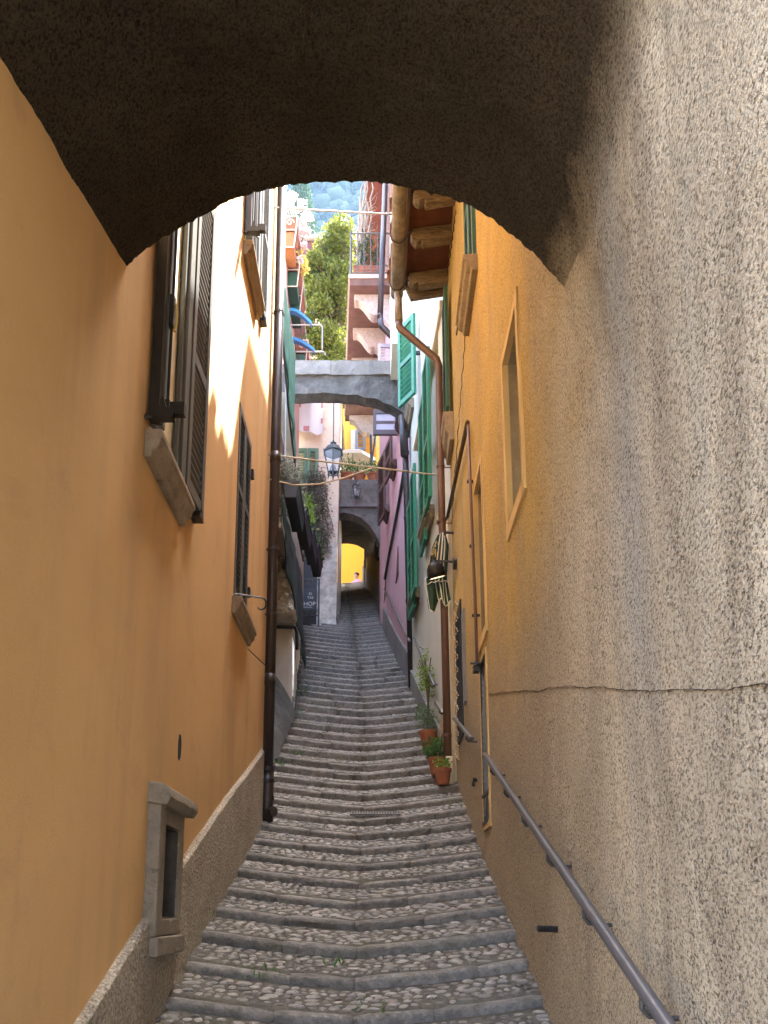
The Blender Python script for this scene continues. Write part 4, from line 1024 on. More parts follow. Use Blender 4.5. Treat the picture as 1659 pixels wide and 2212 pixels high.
# ================================================================== tunnel house: wall with arch, tunnel, terrace, house above
th_ = thing('tunnel_house', 'grey stone house over the dark tunnel at the top of the steps', 'house')
YT = 16.75
TA = [(-.80,8.96),(-.60,9.0),(-.40,8.96),(-.20,8.86),(-.02,8.68),(.12,8.46),(.22,8.20),(.30,7.9)]
n = 40; zt_ = P(735,1036,YT).z
vs = []
for i in range(n+1):
    x = lerp(-.95,.42,i/n); zl = interp(x, TA) if x < .30 else 5.5
    vs += [(x,YT,zl),(x,YT,zt_),(x,YT+.35,zl)]
mb = MB().add(vs, [(i*3,(i+1)*3,(i+1)*3+1,i*3+1) for i in range(n)] + [(i*3,i*3+2,(i+1)*3+2,(i+1)*3) for i in range(n)])
mb.quad((-.95,YT,zt_),(.42,YT,zt_),(.42,18.7,zt_),(-.95,18.7,zt_))
mb.build('mouth_wall', stone('mouth_stone', (.11,.10,.09), (.24,.225,.20), bump=.02, scale=3, r=.9, rnd=0, moss=.3), th_, fix=False)
MB().box((-.85,YT-.06,P(760,1097,YT).z),(.33,YT+.02,P(760,1090,YT).z)).build('ledge', M['cementbase'], th_)
# tunnel: ceiling and walls rising with the steps
def tr_(Y): return interp(Y, [(16.7,.30),(19.5,.22),(24.5,-.24)])
def tl_(Y): return interp(Y, [(16.7,-.80),(24.5,-1.5)])
def tz(Y): return interp(Y, [(16.7,9.02),(23.5,11.54)])
mb = MB()
mb.grid(lambda u, v: (lambda Y: V((lerp(tl_(Y), tr_(Y), u), Y, tz(Y) - .22*max(0,(u-.55)/.45)**2 + noise.noise(V((u*5,Y*2,0)))*.03)))(lerp(16.76,23.5,v)), 20, 40)
mb.grid(lambda u, v: (lambda Y: V((tl_(Y), Y, lerp(zc(Y)-.5, tz(Y), u))))(lerp(16.76,24.4,v)), 6, 20)
mb.build('tunnel_ceiling', M['tunnel'], th_, smooth=True, fix=False)
mb = MB(); mb.grid(lambda u, v: (lambda Y: V((tr_(Y), Y, lerp(zc(Y)-.5, tz(Y)-.5, u))))(lerp(16.76,24.4,v)), 6, 20); mb.build('tunnel_side_wall', M['ochre_in'], th_, fix=False)
mb = MB(); mb.grid(lambda u, v: (lambda Y: V((tr_(Y)-.03, Y, lerp(zc(Y)-.3, zc(Y)+.62, u))))(lerp(16.9,24.4,v)), 2, 20); mb.build('tunnel_plinth', M['cementbase'], th_, fix=False)
MB().tube([(tr_(19.2)-.07,19.2,tz(19.2)-.5),(tr_(19.2)-.07,19.2,zc(19.2)+1.35),(tr_(19.2)-.02,19.2,zc(19.2)+1.25)], .05, 8).build('tunnel_pipe', M['black'], th_)
# house body above and behind, orange front above the terrace
mb = MB(); mb.box((-3,19.6,11.6),(3,23.5,15.2)); mb.quad((-3,23.52,9),(-1.52,23.52,9),(-1.52,23.52,15),(-3,23.52,15)); mb.quad((-.2,23.52,9),(3,23.52,9),(3,23.52,15),(-.2,23.52,15)); mb.quad((.3,16.8,5),(.3,16.8,12),(4,16.8,12),(4,16.8,5)); mb.build('body', M['tunnel'], th_, fix=False)
MB().box((-.9,19.5,10.4),(.15,19.595,15.2)).build('orange_front', M['orangefar'], th_)
MB().box((.151,19.3,10.4),(1.2,19.59,15.2)).build('yellow_front', M['yellowfar'], th_)
o0, o1 = P(758,928,19.45), P(790,928,19.45); shutter(th_, (o0.x+.12,19.5,0), (1,0,0), o1.x-o0.x-.12, P(760,972,19.45).z, o0.z, M['greyshut2'], .05, (), .07, .07, .9, out=(0,-1,0))
MB().box((o0.x,19.46,P(760,975,19.45).z),(o0.x+.115,19.5,o0.z)).build('window_edge', M['white'], th_)
MB().box((-.92,18.2,zt_),(-.72,19.4,12.3)).build('dark_side_wall', M['tunnel'], th_)
# slim post and wires on the terrace
MB().tube([P(801,940,17.6), P(803,1030,17.6)], .03, 8).build('terrace_post', M['iron'], th_)
for k_ in (0, 6): MB().tube([P(812-k_*.3,940,17.6), P(803-k_*.2,1005,17.6)], .012, 5).build('terrace_wire', M['iron'], th_)
# terrace parasol
ps = thing('parasol', 'cream canvas parasol on the terrace above the tunnel', 'parasol', loc=P(762,1000,18.3))
s_ = .62; nseg = 8; vs = []
for k_ in range(nseg):
    for t in range(4):
        q = t/3; a = 2*math.pi*(k_+.5)/nseg; vs.append((s_*q*math.cos(a), s_*q*math.sin(a), .30*(1-q**1.6)))
fs = [(k_*4+t, ((k_+1) % nseg)*4+t, ((k_+1) % nseg)*4+t+1, k_*4+t+1) for k_ in range(nseg) for t in range(3)]
MB().add(vs, fs).build('canopy', M['canvas'], ps, fix=False)
vl = MB()
for k_ in range(nseg):
    A, B = V(vs[k_*4+3]), V(vs[((k_+1) % nseg)*4+3]); vl.quad(A, B, B+V((0,0,-.08)), A+V((0,0,-.08)))
vl.build('valance', M['canvas'], ps, fix=False)
MB().tube([(0,0,.3),(0,0,-1.2)], .02, 6).build('pole', M['steel'], ps)
# terrace pots
def pot(name, label, base, r, h, leafmat_, parts, n, size, cat='potted plant', group=None, seed=1, **k):
    t = thing(name, label, cat, group, loc=base); rr = random.Random(seed)
    MB().lathe((0,0,0), [(r*.72,0),(r*.95,h*.80),(r*1.06,h*.80),(r*1.08,h),(r*.96,h),(r*.93,h*.88),(.001,h*.88)], 16).build('pot', M['terracotta'], t, smooth=False, bevel=0)
    MB().lathe((0,0,0), [(r*.92,h*.885),(.001,h*.90)], 12, cap=False).build('soil', M['soil'], t)
    mb = MB(); blobs(mb, parts, rr, size, n, **k); mb.build('foliage', leafmat_, t, fix=False)
    return t
for i, (x, lab) in enumerate(((749,'leftmost terracotta pot of green plants on the terrace edge above the tunnel'),(776,'middle terracotta pot of low green plants on the terrace edge above the tunnel'),(807,'rightmost terracotta pot on the terrace edge, against the brown shutters'))):
    b_ = P(x,1034,16.95); r_ = .14
    pot('terrace_pot', lab, (b_.x,16.98,zt_+.004), r_, .26, M['herb'], [((0,0,.40+.06*(i == 0)),(.24,.2,.18+.08*(i == 0)),260)], 1.0, .06, 'potted plant', 'terracotta pots on the terrace edge', 40+i)
# ================================================================== yellow house beyond the tunnel, lit from the open square
yh = thing('yellow_house', 'bright yellow house wall glimpsed through the tunnel', 'house')
MB().box((-6,29.0,9),(4,29.5,19)).build('wall', M['yellow'], yh); MB().box((1.2,24.7,9),(5,28.99,20)).build('unseen_shade_wing', M['yellow'], yh)  # the wing is out of view, added to shade the upper landing

# ================================================================== person beyond the crest of the steps
def person(loc):
    t = thing('person', 'person with short dark hair in a pink shirt beyond the top of the steps', 'person', loc=loc)
    def skin(name, verts, edges, mat, sub=2, parent=t):
        me = bpy.data.meshes.new(name); me.from_pydata([v[:3] for v in verts], edges, []); ob = bpy.data.objects.new(name, me); C.objects.link(ob); ob.parent = parent
        bm = bmesh.new(); bm.from_mesh(me); ly = bm.verts.layers.skin.verify()
        for i, b in enumerate(bm.verts): b[ly].radius = (verts[i][3], verts[i][4] if len(verts[i]) > 4 else verts[i][3]); b[ly].use_root = (i == 0)
        bm.to_mesh(me); bm.free(); ob.modifiers.new('s','SKIN'); ss = ob.modifiers.new('ss','SUBSURF'); ss.levels = ss.render_levels = sub; me.materials.append(mat); return ob
    # body: hips, torso, neck, head, arms, legs as one figure
    Vv = [(0,0,.92,.14,.10),(0,0,1.10,.13,.09),(0,0,1.32,.16,.10),(0,0,1.44,.07,.07),(0,.0,1.50,.055),(0,-.02,1.57,.075,.085),(0,-.02,1.66,.075,.09),(0,-.01,1.71,.05,.06),
          (.17,0,1.39,.06),(.23,.02,1.12,.045),(.25,-.06,.88,.035),(.25,-.08,.80,.03),(-.17,0,1.39,.06),(-.23,.02,1.12,.045),(-.25,-.06,.88,.035),(-.25,-.08,.80,.03),
          (.09,0,.86,.085),(.10,.0,.48,.06),(.10,.03,.09,.045),(.10,-.10,.04,.035),(-.09,0,.86,.085),(-.10,.0,.48,.06),(-.10,.03,.09,.045),(-.10,-.10,.04,.035)]
    E_ = [(0,1),(1,2),(2,3),(3,4),(4,5),(5,6),(6,7),(2,8),(8,9),(9,10),(10,11),(2,12),(12,13),(13,14),(14,15),(0,16),(16,17),(17,18),(18,19),(0,20),(20,21),(21,22),(22,23)]
    skin('body', Vv, E_, M['skin'])
    Vs = [(0,0,.90,.155,.115),(0,0,1.10,.148,.105),(0,0,1.32,.175,.115),(0,0,1.42,.085,.085),(.17,0,1.385,.075),(.225,.02,1.17,.062),(-.17,0,1.385,.075),(-.225,.02,1.17,.062)]
    skin('shirt', Vs, [(0,1),(1,2),(2,3),(2,4),(4,5),(2,6),(6,7)], M['shirt'])
    Vt = [(0,0,.90,.15,.11),(.09,0,.84,.098),(.10,0,.48,.075),(.10,.03,.11,.065),(-.09,0,.84,.098),(-.10,0,.48,.075),(-.10,.03,.11,.065)]
    skin('trousers', Vt, [(0,1),(1,2),(2,3),(0,4),(4,5),(5,6)], M['trousers'])
    mb = MB(); mb.lathe((0,.012,1.63), [(.088,.0),(.096,.05),(.088,.09),(.055,.125),(.002,.135)], 14, 1.12); mb.build('hair', M['hair'], t, smooth=True)
    mb = MB(); mb.lathe((0,0,0), [(.001,-.012),(.012,-.004),(.010,.010),(.001,.018)], 8); nose = mb.build('nose', M['skin'], t, smooth=True); nose.location = (0,-.115,1.60)
    for s in (-1,1):
        mb = MB(); mb.lathe((s*.03,-.098,1.63), [(.001,-.009),(.010,-.003),(.010,.003),(.001,.009)], 8); mb.build('eye', M['hair'], t)
        mb = MB(); mb.lathe((s*.088,.0,1.60), [(.001,-.03),(.014,-.012),(.014,.012),(.001,.03)], 8); mb.build('ear', M['skin'], t, smooth=True)
    MB().box((-.022,-.105,1.552),(.022,-.098,1.559)).build('mouth', M['shirt'], t)
    return t
pp = person((P(770,1245,27.5).x, 27.5, 10.60)); pp.rotation_euler = (0,0,R(-40))
pp.scale = (1,1,1)

# ================================================================== grey-white house on the left behind the downpipe
gh = thing('grey_white_house', 'grey-white plastered house with rough stone corbels beyond the dark downpipe', 'house')
mb = MB()
mb.quad((-3,9.55,1),( -.955,9.55,1),(-1.0,9.55,4.05),(-3,9.55,4.05))                         # face towards us
mb.grid(lambda u, v: V((lerp(-.955,-1.36,u) - .03*v, lerp(9.55,15.5,u), lerp(1.5,6.9,v))) if v < .4 else V((lerp(-1.0,-1.40,u)-.06, lerp(9.55,15.5,u), lerp(1.5,6.9,v))), 12, 12)
mb.quad((-3,15.5,5),(-1.36,15.5,5),(-1.46,15.5,6.9),(-3,15.5,6.9))
mb.build('wall', M['leftwhite'], gh, fix=False)
mb = MB(); mb.quad((-1.34,6.2,-1),(-1.34,9.56,-1),(-1.34,9.56,6.9),(-1.34,6.2,6.9)); mb.quad((-3,9.56,4.05),(-1.06,9.56,4.05),(-1.06,9.56,6.9),(-3,9.56,6.9)); mb.quad((-1.06,9.56,4.05),(-1.40,15.5,4.05),(-1.40,15.5,7.6),(-1.06,9.56,6.9)); mb.quad((-1.34,6.2,6.9),(-1.34,9.56,6.9),(-4,9.56,6.9),(-4,6.2,6.9)); mb.quad((-1.06,9.56,6.9),(-1.4,15.5,7.6),(-4,15.5,7.6),(-4,9.56,6.9))
mb.build('upper_wall', M['beige'], gh, fix=False)
mb = MB(); zz = P(600,1353,9.5).z
mb.tube([(-1.4,9.50,zz),(-.96,9.50,zz-.01),(-.945,9.60,zz-.04),(-.95,9.75,zz-.22)], .022, 8); mb.build('wall_conduit', M['iron'], gh, smooth=True)
# rough corbel stones carrying the balcony
def rock(c, r, seed, parent, mat, name='corbel_stone'):
    bm = bmesh.new(); bmesh.ops.create_icosphere(bm, subdivisions=3, radius=1)
    for v in bm.verts:
        d = v.co.normalized(); k = max(abs(d.x), abs(d.y), abs(d.z)); q = d*lerp(1, .82/k, .55); q *= 1 + noise.noise(d*1.7+V((seed,0,0)))*.28 + noise.noise(d*5+V((0,seed,0)))*.08
        v.co = V((q.x*r[0], q.y*r[1], q.z*r[2])) + V(c)
    me = bpy.data.meshes.new(name); bm.to_mesh(me); bm.free(); me.materials.append(mat)
    o = bpy.data.objects.new(name, me); C.objects.link(o); o.parent = parent; return o
stn = stone('corbel_rock', (.30,.255,.19), (.48,.42,.33), (.14,.11,.08), .02, 6, .9, .15)
for i, (x, y, rx, rz) in enumerate(((604,1216,.15,.11),(606,1242,.13,.11),(616,1262,.16,.16),(612,1300,.17,.14),(622,1322,.15,.10))):
    q = P(x,y,9.25); rock((q.x-.05,9.35,q.z), (rx,.30,rz), i*3.3, gh, stn)
q = P(606,1194,9.1); MB().box((-1.6,8.35,q.z-.05),(-1.02,11.2,q.z+.02)).build('balcony_slab', M['corbel'], gh, bevel=.01)
zsl = q.z+.02
# iron railing at the near end with plant trough behind
mb = MB()
mb.tube([(-1.5,8.36,zsl+.85),(-1.02,8.36,zsl+.85),(-1.02,11.2,zsl+.85)], .014, 6); mb.tube([(-1.5,8.36,zsl+.08),(-1.02,8.36,zsl+.08)], .010, 6)
for i in range(8): x = -1.5+i*.068; mb.tube([(x,8.36,zsl),(x,8.36,zsl+.85)], .007, 5)
for i in range(4): mb.tube([(-1.42+i*.12+.045*math.cos(t*.6)*(1-t/14),8.355,zsl+.16+.05*math.sin(t*.6)*(1-t/14)) for t in range(12)], .006, 5)
mb.build('balcony_railing', M['iron'], gh)
# dark green sheet hung along the balcony
def sheet(pts, X, mat, name, label, cat, th=.012, wav=.02):
    A = [PX(x, y, X) for x, y in pts]     # near-top, far-top, far-bottom, near-bottom
    mb = MB(); mb.grid(lambda u, v: A[0].lerp(A[1],u).lerp(A[3].lerp(A[2],u), v) + V((wav*math.sin(u*17+v*2)*(.3+.7*v) + noise.noise(V((u*8,v*5,X)))*wav, 0, 0)), 36, 16)
    o = mb.build(name, mat, None, smooth=True, fix=False); sd = o.modifiers.new('s','SOLIDIFY'); sd.thickness = th
    return tag(o, label, cat)
sheet([(607,1072),(652,1250),(659,1442),(612,1185)], -.985, M['tarp'], 'hanging_tarp', 'dark green tarpaulin hung along the lower left balcony', 'tarpaulin')
sheet([(603,545),(637,775),(637,1000),(606,700)], -1.02, M['mesh'], 'green_netting', 'light green shade netting strung along the upper left balcony', 'netting')
MB().tube([PX(617,830,-1.03), PX(615,1000,-1.03)], .012, 6).build('thin_post', M['steel'], gh)
MB().tube([PX(603,640,-1.0), PX(625,900,-1.0), PX(640,1030,-1.0), PX(655,1110,-1.0)], .014, 6).build('slack_cable', M['iron'], gh)
# dark red blind under the upper balcony
q0, q1 = PX(603,892,-1.05), PX(634,905,-1.05)
mb = MB(); mb.quad((-1.30,7.6,q0.z),(-1.05,7.6,q0.z-.12),(-1.05,9.5,q0.z-.12),(-1.30,9.5,q0.z)); mb.quad((-1.05,7.6,q0.z-.12),(-1.05,9.5,q0.z-.12),(-1.05,9.5,q0.z-.45),(-1.05,7.6,q0.z-.45))
tag(mb.build('dark_red_blind', M['darkred'], None, fix=False), 'dark red blind under the upper left balcony', 'blind')
MB().box((-1.7,7.45,PX(604,740,-1.0).z-.45),(-1.08,9.6,PX(604,740,-1.0).z-.37)).build('upper_balcony_slab', M['beige'], gh)
# black planter troughs along the lower balcony with trailing plants
for i in range(4):
    y0_ = 8.20 + i*1.15; z_ = interp(y0_, [(8.2,4.72),(13,6.02)])
    t = thing('planter_trough', ['nearest black planter trough with ivy on the lower left balcony','second black planter trough from the downpipe on the lower left balcony','third black planter trough from the downpipe on the lower left balcony','farthest black planter trough on the lower left balcony'][i], 'planter', 'black troughs along the lower left balcony', loc=(-.90,y0_,z_))
    mb = MB(); mb.add([(-.07,0,-.13),(.06,0,-.13),(.06,.84,-.13),(-.07,.84,-.13),(-.10,0,.06),(.09,0,.06),(.09,.84,.06),(-.10,.84,.06)], [(0,3,2,1),(0,1,5,4),(1,2,6,5),(2,3,7,6),(3,0,4,7),(4,5,6,7)]); mb.build('trough', M['blackcloth'], t, bevel=.01)
    MB().box((-.108,-.006,.045),(.098,.846,.075)).build('rim', M['blackcloth'], t)
    rr = random.Random(60+i); mb = MB()
    if i == 0:
        leaves(mb, (-.02,.35,.20), (.14,.45,.16), 420, .045, rr); mb.build('foliage', M['leafvine'], t, fix=False)
    elif i == 1:
        leaves(mb, (.04,.3,.14), (.13,.4,.15), 420, .07, rr, aspect=.25, up=.4); mb.build('foliage', M['leafbright'], t, fix=False)
    else:
        leaves(mb, (.02,.4,.13), (.12,.42,.14), 300, .05, rr); mb.build('foliage', M['leafdark'], t, fix=False)
# ivy over the near railing
iv = thing('ivy', 'grey-green ivy mass hanging over the left balcony behind the downpipe', 'plant')
mb = MB(); rr = random.Random(71); ia = P(618,1018,8.3); blobs(mb, [((ia.x,8.4,ia.z),(.16,.30,.17),520),((ia.x+.02,8.7,ia.z-.12),(.20,.4,.16),520),((ia.x-.1,8.3,ia.z-.05),(.15,.2,.16),300)], rr, .045, 1.0); mb.build('foliage', M['leafvine'], iv, fix=False)
mb = MB()
for k in range(16): 
    a = V((ia.x+rr.uniform(-.12,.1),8.4+rr.uniform(-.1,.5),ia.z-.25)); mb.tube([a, a+V((rr.uniform(-.05,.1),rr.uniform(-.1,.2),.18)), a+V((rr.uniform(-.1,.16),rr.uniform(-.2,.3),.36))], .005, 4)
mb.build('stems', M['bark'], iv)
# climbing vine scrambling down over the cream house front
vn_ = thing('climbing_vine', 'sparse climbing vine spreading over the stained cream house front', 'vine')
mb = MB(); st2 = MB(); rr = random.Random(77)
for k in range(64):
    x, y = rr.uniform(646,698), rr.uniform(1015,1140); yy = rr.uniform(13.2,16.2); pts = []
    for s in range(7):
        pts.append(P(x,y,YF-.05-.10*rr.random())); x += rr.uniform(-5,8); y += rr.uniform(4,19)
        if x > 726: x = 722
    st2.tube(pts, .006, 4)
    for a in pts:
        leaves(mb, a, (.13,.06,.13), 11, .055, rr)
mb.build('foliage', M['leafvine'], vn_, fix=False); st2.build('stems', M['bark'], vn_)
vd = thing('hanging_shrub', 'dark green shrub spilling over the far troughs beside the cream house', 'shrub')
mb = MB(); rr = random.Random(78); blobs(mb, [(P(658,1130,12.2),(.13,.4,.40),420),(P(664,1150,12.6),(.10,.3,.18),160),(P(664,1090,12.2),(.16,.4,.18),240)], rr, .055, 1.0); mb.build('foliage', M['leafdark'], vd, fix=False)
MB().tube([P(655,1210,12.4), P(664,1150,12.4), P(668,1090,12.4)], .015, 5).build('stems', M['bark'], vd)

# stone apron banked against the foot of the grey-white house
mb = MB()
def apron(u, v):
    Y = lerp(6.25,9.56,u); xo = lerp(-.955,-.93,u); X = lerp(xo, -1.36, v); hgt_ = lerp(.02, .42 + .30*u, v**.8)
    q = V((X,Y,0)); return V((X, Y, gz(xo,Y)-.02 + hgt_ + noise.noise(V((X*7,Y*7,0)))*.05 + noise.noise(V((X*19,Y*19,3)))*.02))
mb.grid(apron, 60, 12); mb.build('stone_apron', M['oldstone'], gh, smooth=True, fix=False)
# weeds growing in the joints
mb = MB(); rr = random.Random(90)
for (x, y, k) in ((644,1632,40),(652,1500,50),(655,1492,40),(600,1655,40),(648,1545,30),(905,1490,30),(720,2090,16),(560,2120,14),(455,1990,14),(800,2190,12)):
    d = ray(x, y); Yg = None
    for i in range(300):
        Y = 3 + i*.05; 
        if gz(d.x*Y/d.y, Y) >= d.z*Y/d.y: Yg = Y; break
    if Yg: q = P(x, y, Yg); leaves(mb, q+V((0,0,.02)), (.10,.06,.03), k, .045, rr, up=1.5, aspect=.18)
wd = mb.build('weeds', M['herb'], None, fix=False); tag(wd, 'small weeds growing in the joints of the steps', 'weeds', kind='stuff')

# ================================================================== salmon house and flower baskets high on the left
sh_ = thing('salmon_house', 'pale salmon house high on the left behind the stone bridge arch', 'house')
mb = MB(); mb.quad((-1.42,11.5,7),(-1.62,16.2,7),(-1.62,16.2,11.4),(-1.42,11.5,11.4)); mb.quad((-1.42,11.5,7),(-4,11.5,7),(-4,11.5,11.4),(-1.42,11.5,11.4)); mb.quad((-1.42,11.5,11.4),(-1.62,16.2,11.4),(-4,16.2,11.4),(-4,11.5,11.4))
mb.build('wall', plaster('salmon_plaster', (.74,.47,.37), (.66,.40,.31), (.4,.25,.2), .3, 1.4, .4, .002, 90), sh_, fix=False)
MB().box((-2.4,11.6,11.42),(-1.30,16.0,11.52)).build('terrace_slab', M['corbel'], sh_)
M['whiteiron'] = plain('cream_iron', (.70,.62,.48), .5, .1, 20)
for i, (x, y, Yb, lab) in enumerate(((626,505,11.3,'topmost terracotta flower box in a scrolled iron basket, with pale blossom'),(633,590,11.95,'second flower box down in a scrolled iron basket, with dark base'),(639,645,12.5,'third flower box down in an iron basket above the blue hoops'),(651,765,13.7,'lowest flower box in an iron basket, just above the stone bridge'))):
    q = P(x, y, Yb); t = thing('flower_box', lab, 'flower box', 'flower boxes in iron baskets', loc=q); s = .13
    mb = MB(); mb.add([(-s*.7,-.12,-.05),(s*.7,-.12,-.05),(s*.7,.45,-.05),(-s*.7,.45,-.05),(-s,-.14,.16),(s,-.14,.16),(s,.47,.16),(-s,.47,.16)], [(0,3,2,1),(0,1,5,4),(1,2,6,5),(2,3,7,6),(3,0,4,7),(4,5,6,7)]); mb.build('trough', M['terracotta'], t, bevel=.008)
    ir = MB()
    for (a, b) in (((-s*1.1,-.16,.18),(s*1.1,-.16,.18)),((-s*.8,-.15,-.07),(s*.8,-.15,-.07)),((-s*1.1,-.16,.18),(-s*.7,-.15,-.40)),((s*1.1,-.16,.18),(s*.7,-.15,-.40)),((-s*.7,-.15,-.40),(s*.7,-.15,-.40)),((-s*1.1,-.16,.18),(-s*1.1,.48,.18)),((s*1.1,-.16,.18),(s*1.1,.48,.18))): ir.tube([a,b], .011, 5)
    ir.tube([(.0+.07*math.cos(k*.55)*(1-k/16)+.02,-.17,.05+.07*math.sin(k*.55)*(1-k/16)) for k in range(14)], .010, 5)
    ir.build('basket', M['whiteiron'], t)
    bx_ = MB(); bx_.box((-s*.62,-.13,-.37),(s*.62,.3,-.10)); bx_.build('wooden_box', M['dgreen'] if i else wood('orange_wood', (.28,.10,.03), (.42,.18,.06)), t)
    rr = random.Random(100+i); mb = MB(); leaves(mb, (0,.1,.26), (.16,.3,.12), 160, .05, rr); mb.build('foliage', M['yellowleaf'] if i == 1 else M['herb'], t, fix=False)
bl = thing('blossom_shrub', 'shrub with pale pink blossom against the blue hillside at the top left', 'shrub')
mb = MB(); rr = random.Random(111); parts = []
for (x, y, r) in ((612,430,.11),(622,445,.12),(612,465,.11),(634,425,.07),(636,455,.08),(652,440,.07),(660,460,.08),(655,480,.08),(668,470,.06),(650,500,.07),(664,500,.06),(657,530,.05),(648,560,.05)): parts.append((P(x,y,11.6),(r,r,r),75))
blobs(mb, parts, rr, .05, 1.0, aspect=.9); mb.build('blossom', M['blossom'], bl, fix=False)
mb = MB()
for (x, y, r) in ((612,430,.11),(636,455,.08),(655,480,.08),(668,470,.06),(622,445,.1)): mb.tube([P(640,560,11.7), P((x+640)/2+3,(y+540)/2,11.7), P(x,y,11.6)], .008, 4)
mb.build('branches', M['bark'], bl)
rr = random.Random(112); mb = MB(); blobs(mb, [(P(642,560,11.8),(.14,.2,.08),60),(P(655,575,12),(.12,.2,.08),50)], rr, .09, 1.0, aspect=.8); tag(mb.build('yellow_leaf_plant', M['yellowleaf'], None, fix=False), 'yellow leaved plant trailing between the upper flower boxes', 'plant')
# blue hoops with steel frame beside the bridge
for i, (x0, x1, y0_, y1_, Yb, lab) in enumerate(((627,674,672,702,12.2,'upper blue hoop on a steel frame above the bridge'),(629,680,735,760,12.6,'lower blue hoop on a steel frame just above the bridge'))):
    t = thing('blue_hoop', lab, 'hoop', 'blue hoops on steel frames'); mb = MB()
    pts = [P(lerp(x0,x1,k/8), y0_+(y1_-y0_)*(1-math.cos(k/8*math.pi/2)), Yb) for k in range(9)]
    for a, b in zip(pts, pts[1:]): mb.ob(a+V((0,-.05,-.03)), b-a, (0,.10,0), (0,0,.06))
    mb.build('hoop', M['blue'], t)
    mb = MB(); mb.tube([P(x0-4,y1_,Yb), P(x1+18,y1_,Yb), P(x1+22,y1_+4,Yb), P(x1+22,y1_+(52 if i == 0 else 8),Yb)], .014, 6); mb.build('frame', M['steel'], t)

# ================================================================== tree, balcony plants, distant house, cypress, hill
tr = thing('broadleaf_tree', 'bushy yellow-green tree rising behind the stone bridge arch', 'tree')
rr = random.Random(131); TB = V((P(722,800,18.3).x, 18.6, 12.2)); mb = MB()
top_ = P(735,480,18.3)
main = [TB, TB+V((.08,0,1.5)), TB+V((.14,-.1,3.2)), V((top_.x,18.4,top_.z-.5))]
mb.tube(main, [.14,.11,.07,.02], 8)
cl = []
spec = [(738,490,.36,.30),(722,510,.40,.34),(705,540,.42,.36),(728,545,.45,.4),(745,520,.34,.4),(700,580,.46,.38),(725,590,.48,.42),(748,575,.30,.4),(688,620,.36,.34),(712,635,.48,.42),(740,630,.36,.42),(690,660,.36,.30),(715,680,.46,.40),(742,690,.32,.4),(705,720,.40,.34),(728,735,.42,.38),(690,745,.26,.24),(715,770,.44,.3),(740,765,.3,.34),(676,715,.22,.14),(735,600,.4,.4),(705,790,.40,.34),(735,800,.36,.34),(740,850,.30,.34),(680,560,.24,.24),(672,605,.24,.26),(668,650,.22,.22),(664,695,.20,.18),(674,740,.24,.22),(684,590,.3,.3)]
for (x, y, r, rz_) in spec:
    c = P(x, y, 18.3+rr.uniform(-.35,.35)); cl.append((c, (r*1.0,r*.9,rz_), 760)); a = main[1].lerp(main[3], min(1, max(0, (c.z-main[1].z-.4)/5)))
    mb.tube([a, a.lerp(c,.55)+V((rr.uniform(-.1,.1),rr.uniform(-.1,.1),.05)), c+V((0,0,.1))], [.035,.022,.008], 5)
    for q in range(3): e = c+V((rr.uniform(-r,r)*.7,rr.uniform(-r,r)*.6,rr.uniform(-.1,.25))); mb.tube([a.lerp(c,.6), c.lerp(e,.4)+V((0,0,.04)), e], [.014,.009,.004], 4)
mb.build('trunk', M['bark'], tr, smooth=True)
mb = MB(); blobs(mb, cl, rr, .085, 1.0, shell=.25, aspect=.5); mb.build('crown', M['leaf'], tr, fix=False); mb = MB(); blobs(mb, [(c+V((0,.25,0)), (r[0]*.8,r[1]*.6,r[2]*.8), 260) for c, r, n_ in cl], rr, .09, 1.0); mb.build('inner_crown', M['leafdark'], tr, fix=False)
# planter and shrubs on the pink house's balcony
q = P(795,566,14.12); t = thing('balcony_planter', 'long ribbed terracotta planter with shrubs on the brown balcony', 'planter', loc=(q.x,14.2,zs+.10))
hwid = .30; hh = P(795,538,14.1).z-P(795,568,14.1).z
mb = MB()
for k in range(8): mb.box((-hwid-.004*(k % 2),-.05-.006*(k % 2),hh*k/8+.001),(hwid+.004*(k % 2),.22,hh*(k+1)/8))
mb.build('trough', M['terracotta'], t)
rr = random.Random(141); mb = MB(); blobs(mb, [((-.15,.1,hh+.35),(.16,.2,.30),170),((.10,.1,hh+.50),(.22,.2,.42),300),((.22,.1,hh+.30),(.16,.2,.25),150),((-.08,.1,hh+.75),(.14,.15,.2),60)], rr, .075, 1.0, aspect=.35); mb.build('foliage', M['leafdark'], t, fix=False)
mb = MB()
for k in range(9): a = V((rr.uniform(-.2,.2),.1,hh)); mb.tube([a, a+V((rr.uniform(-.08,.08),0,.35)), a+V((rr.uniform(-.2,.2),0,.8+rr.random()*.5))], [.014,.010,.005], 5)
mb.build('stems', M['bark'], t)
# gnarled pale climber on the corner of the pink house
gc = thing('gnarled_climber', 'pale gnarled climber stems beside the dark red eaves', 'climber'); mb = MB(); rr = random.Random(150)
for k in range(7):
    pts = []; x = rr.uniform(768,790)
    for s in range(8): pts.append(P(x+rr.uniform(-5,5), lerp(545,385,s/7), 14.6)); x += rr.uniform(-1,4)
    mb.tube(pts, [.035-.003*s for s in range(8)], 6)
for k in range(14): a = P(rr.uniform(775,800), rr.uniform(400,520), 14.5); mb.tube([a, a+V((rr.uniform(.05,.2),0,rr.uniform(.0,.2))), a+V((rr.uniform(.15,.35),0,rr.uniform(.0,.4)))], [.012,.008,.003], 4)
mb.build('stems', plain('pale_bark', (.38,.32,.26), .95, .3, 14, bump=.01), gc, smooth=True)
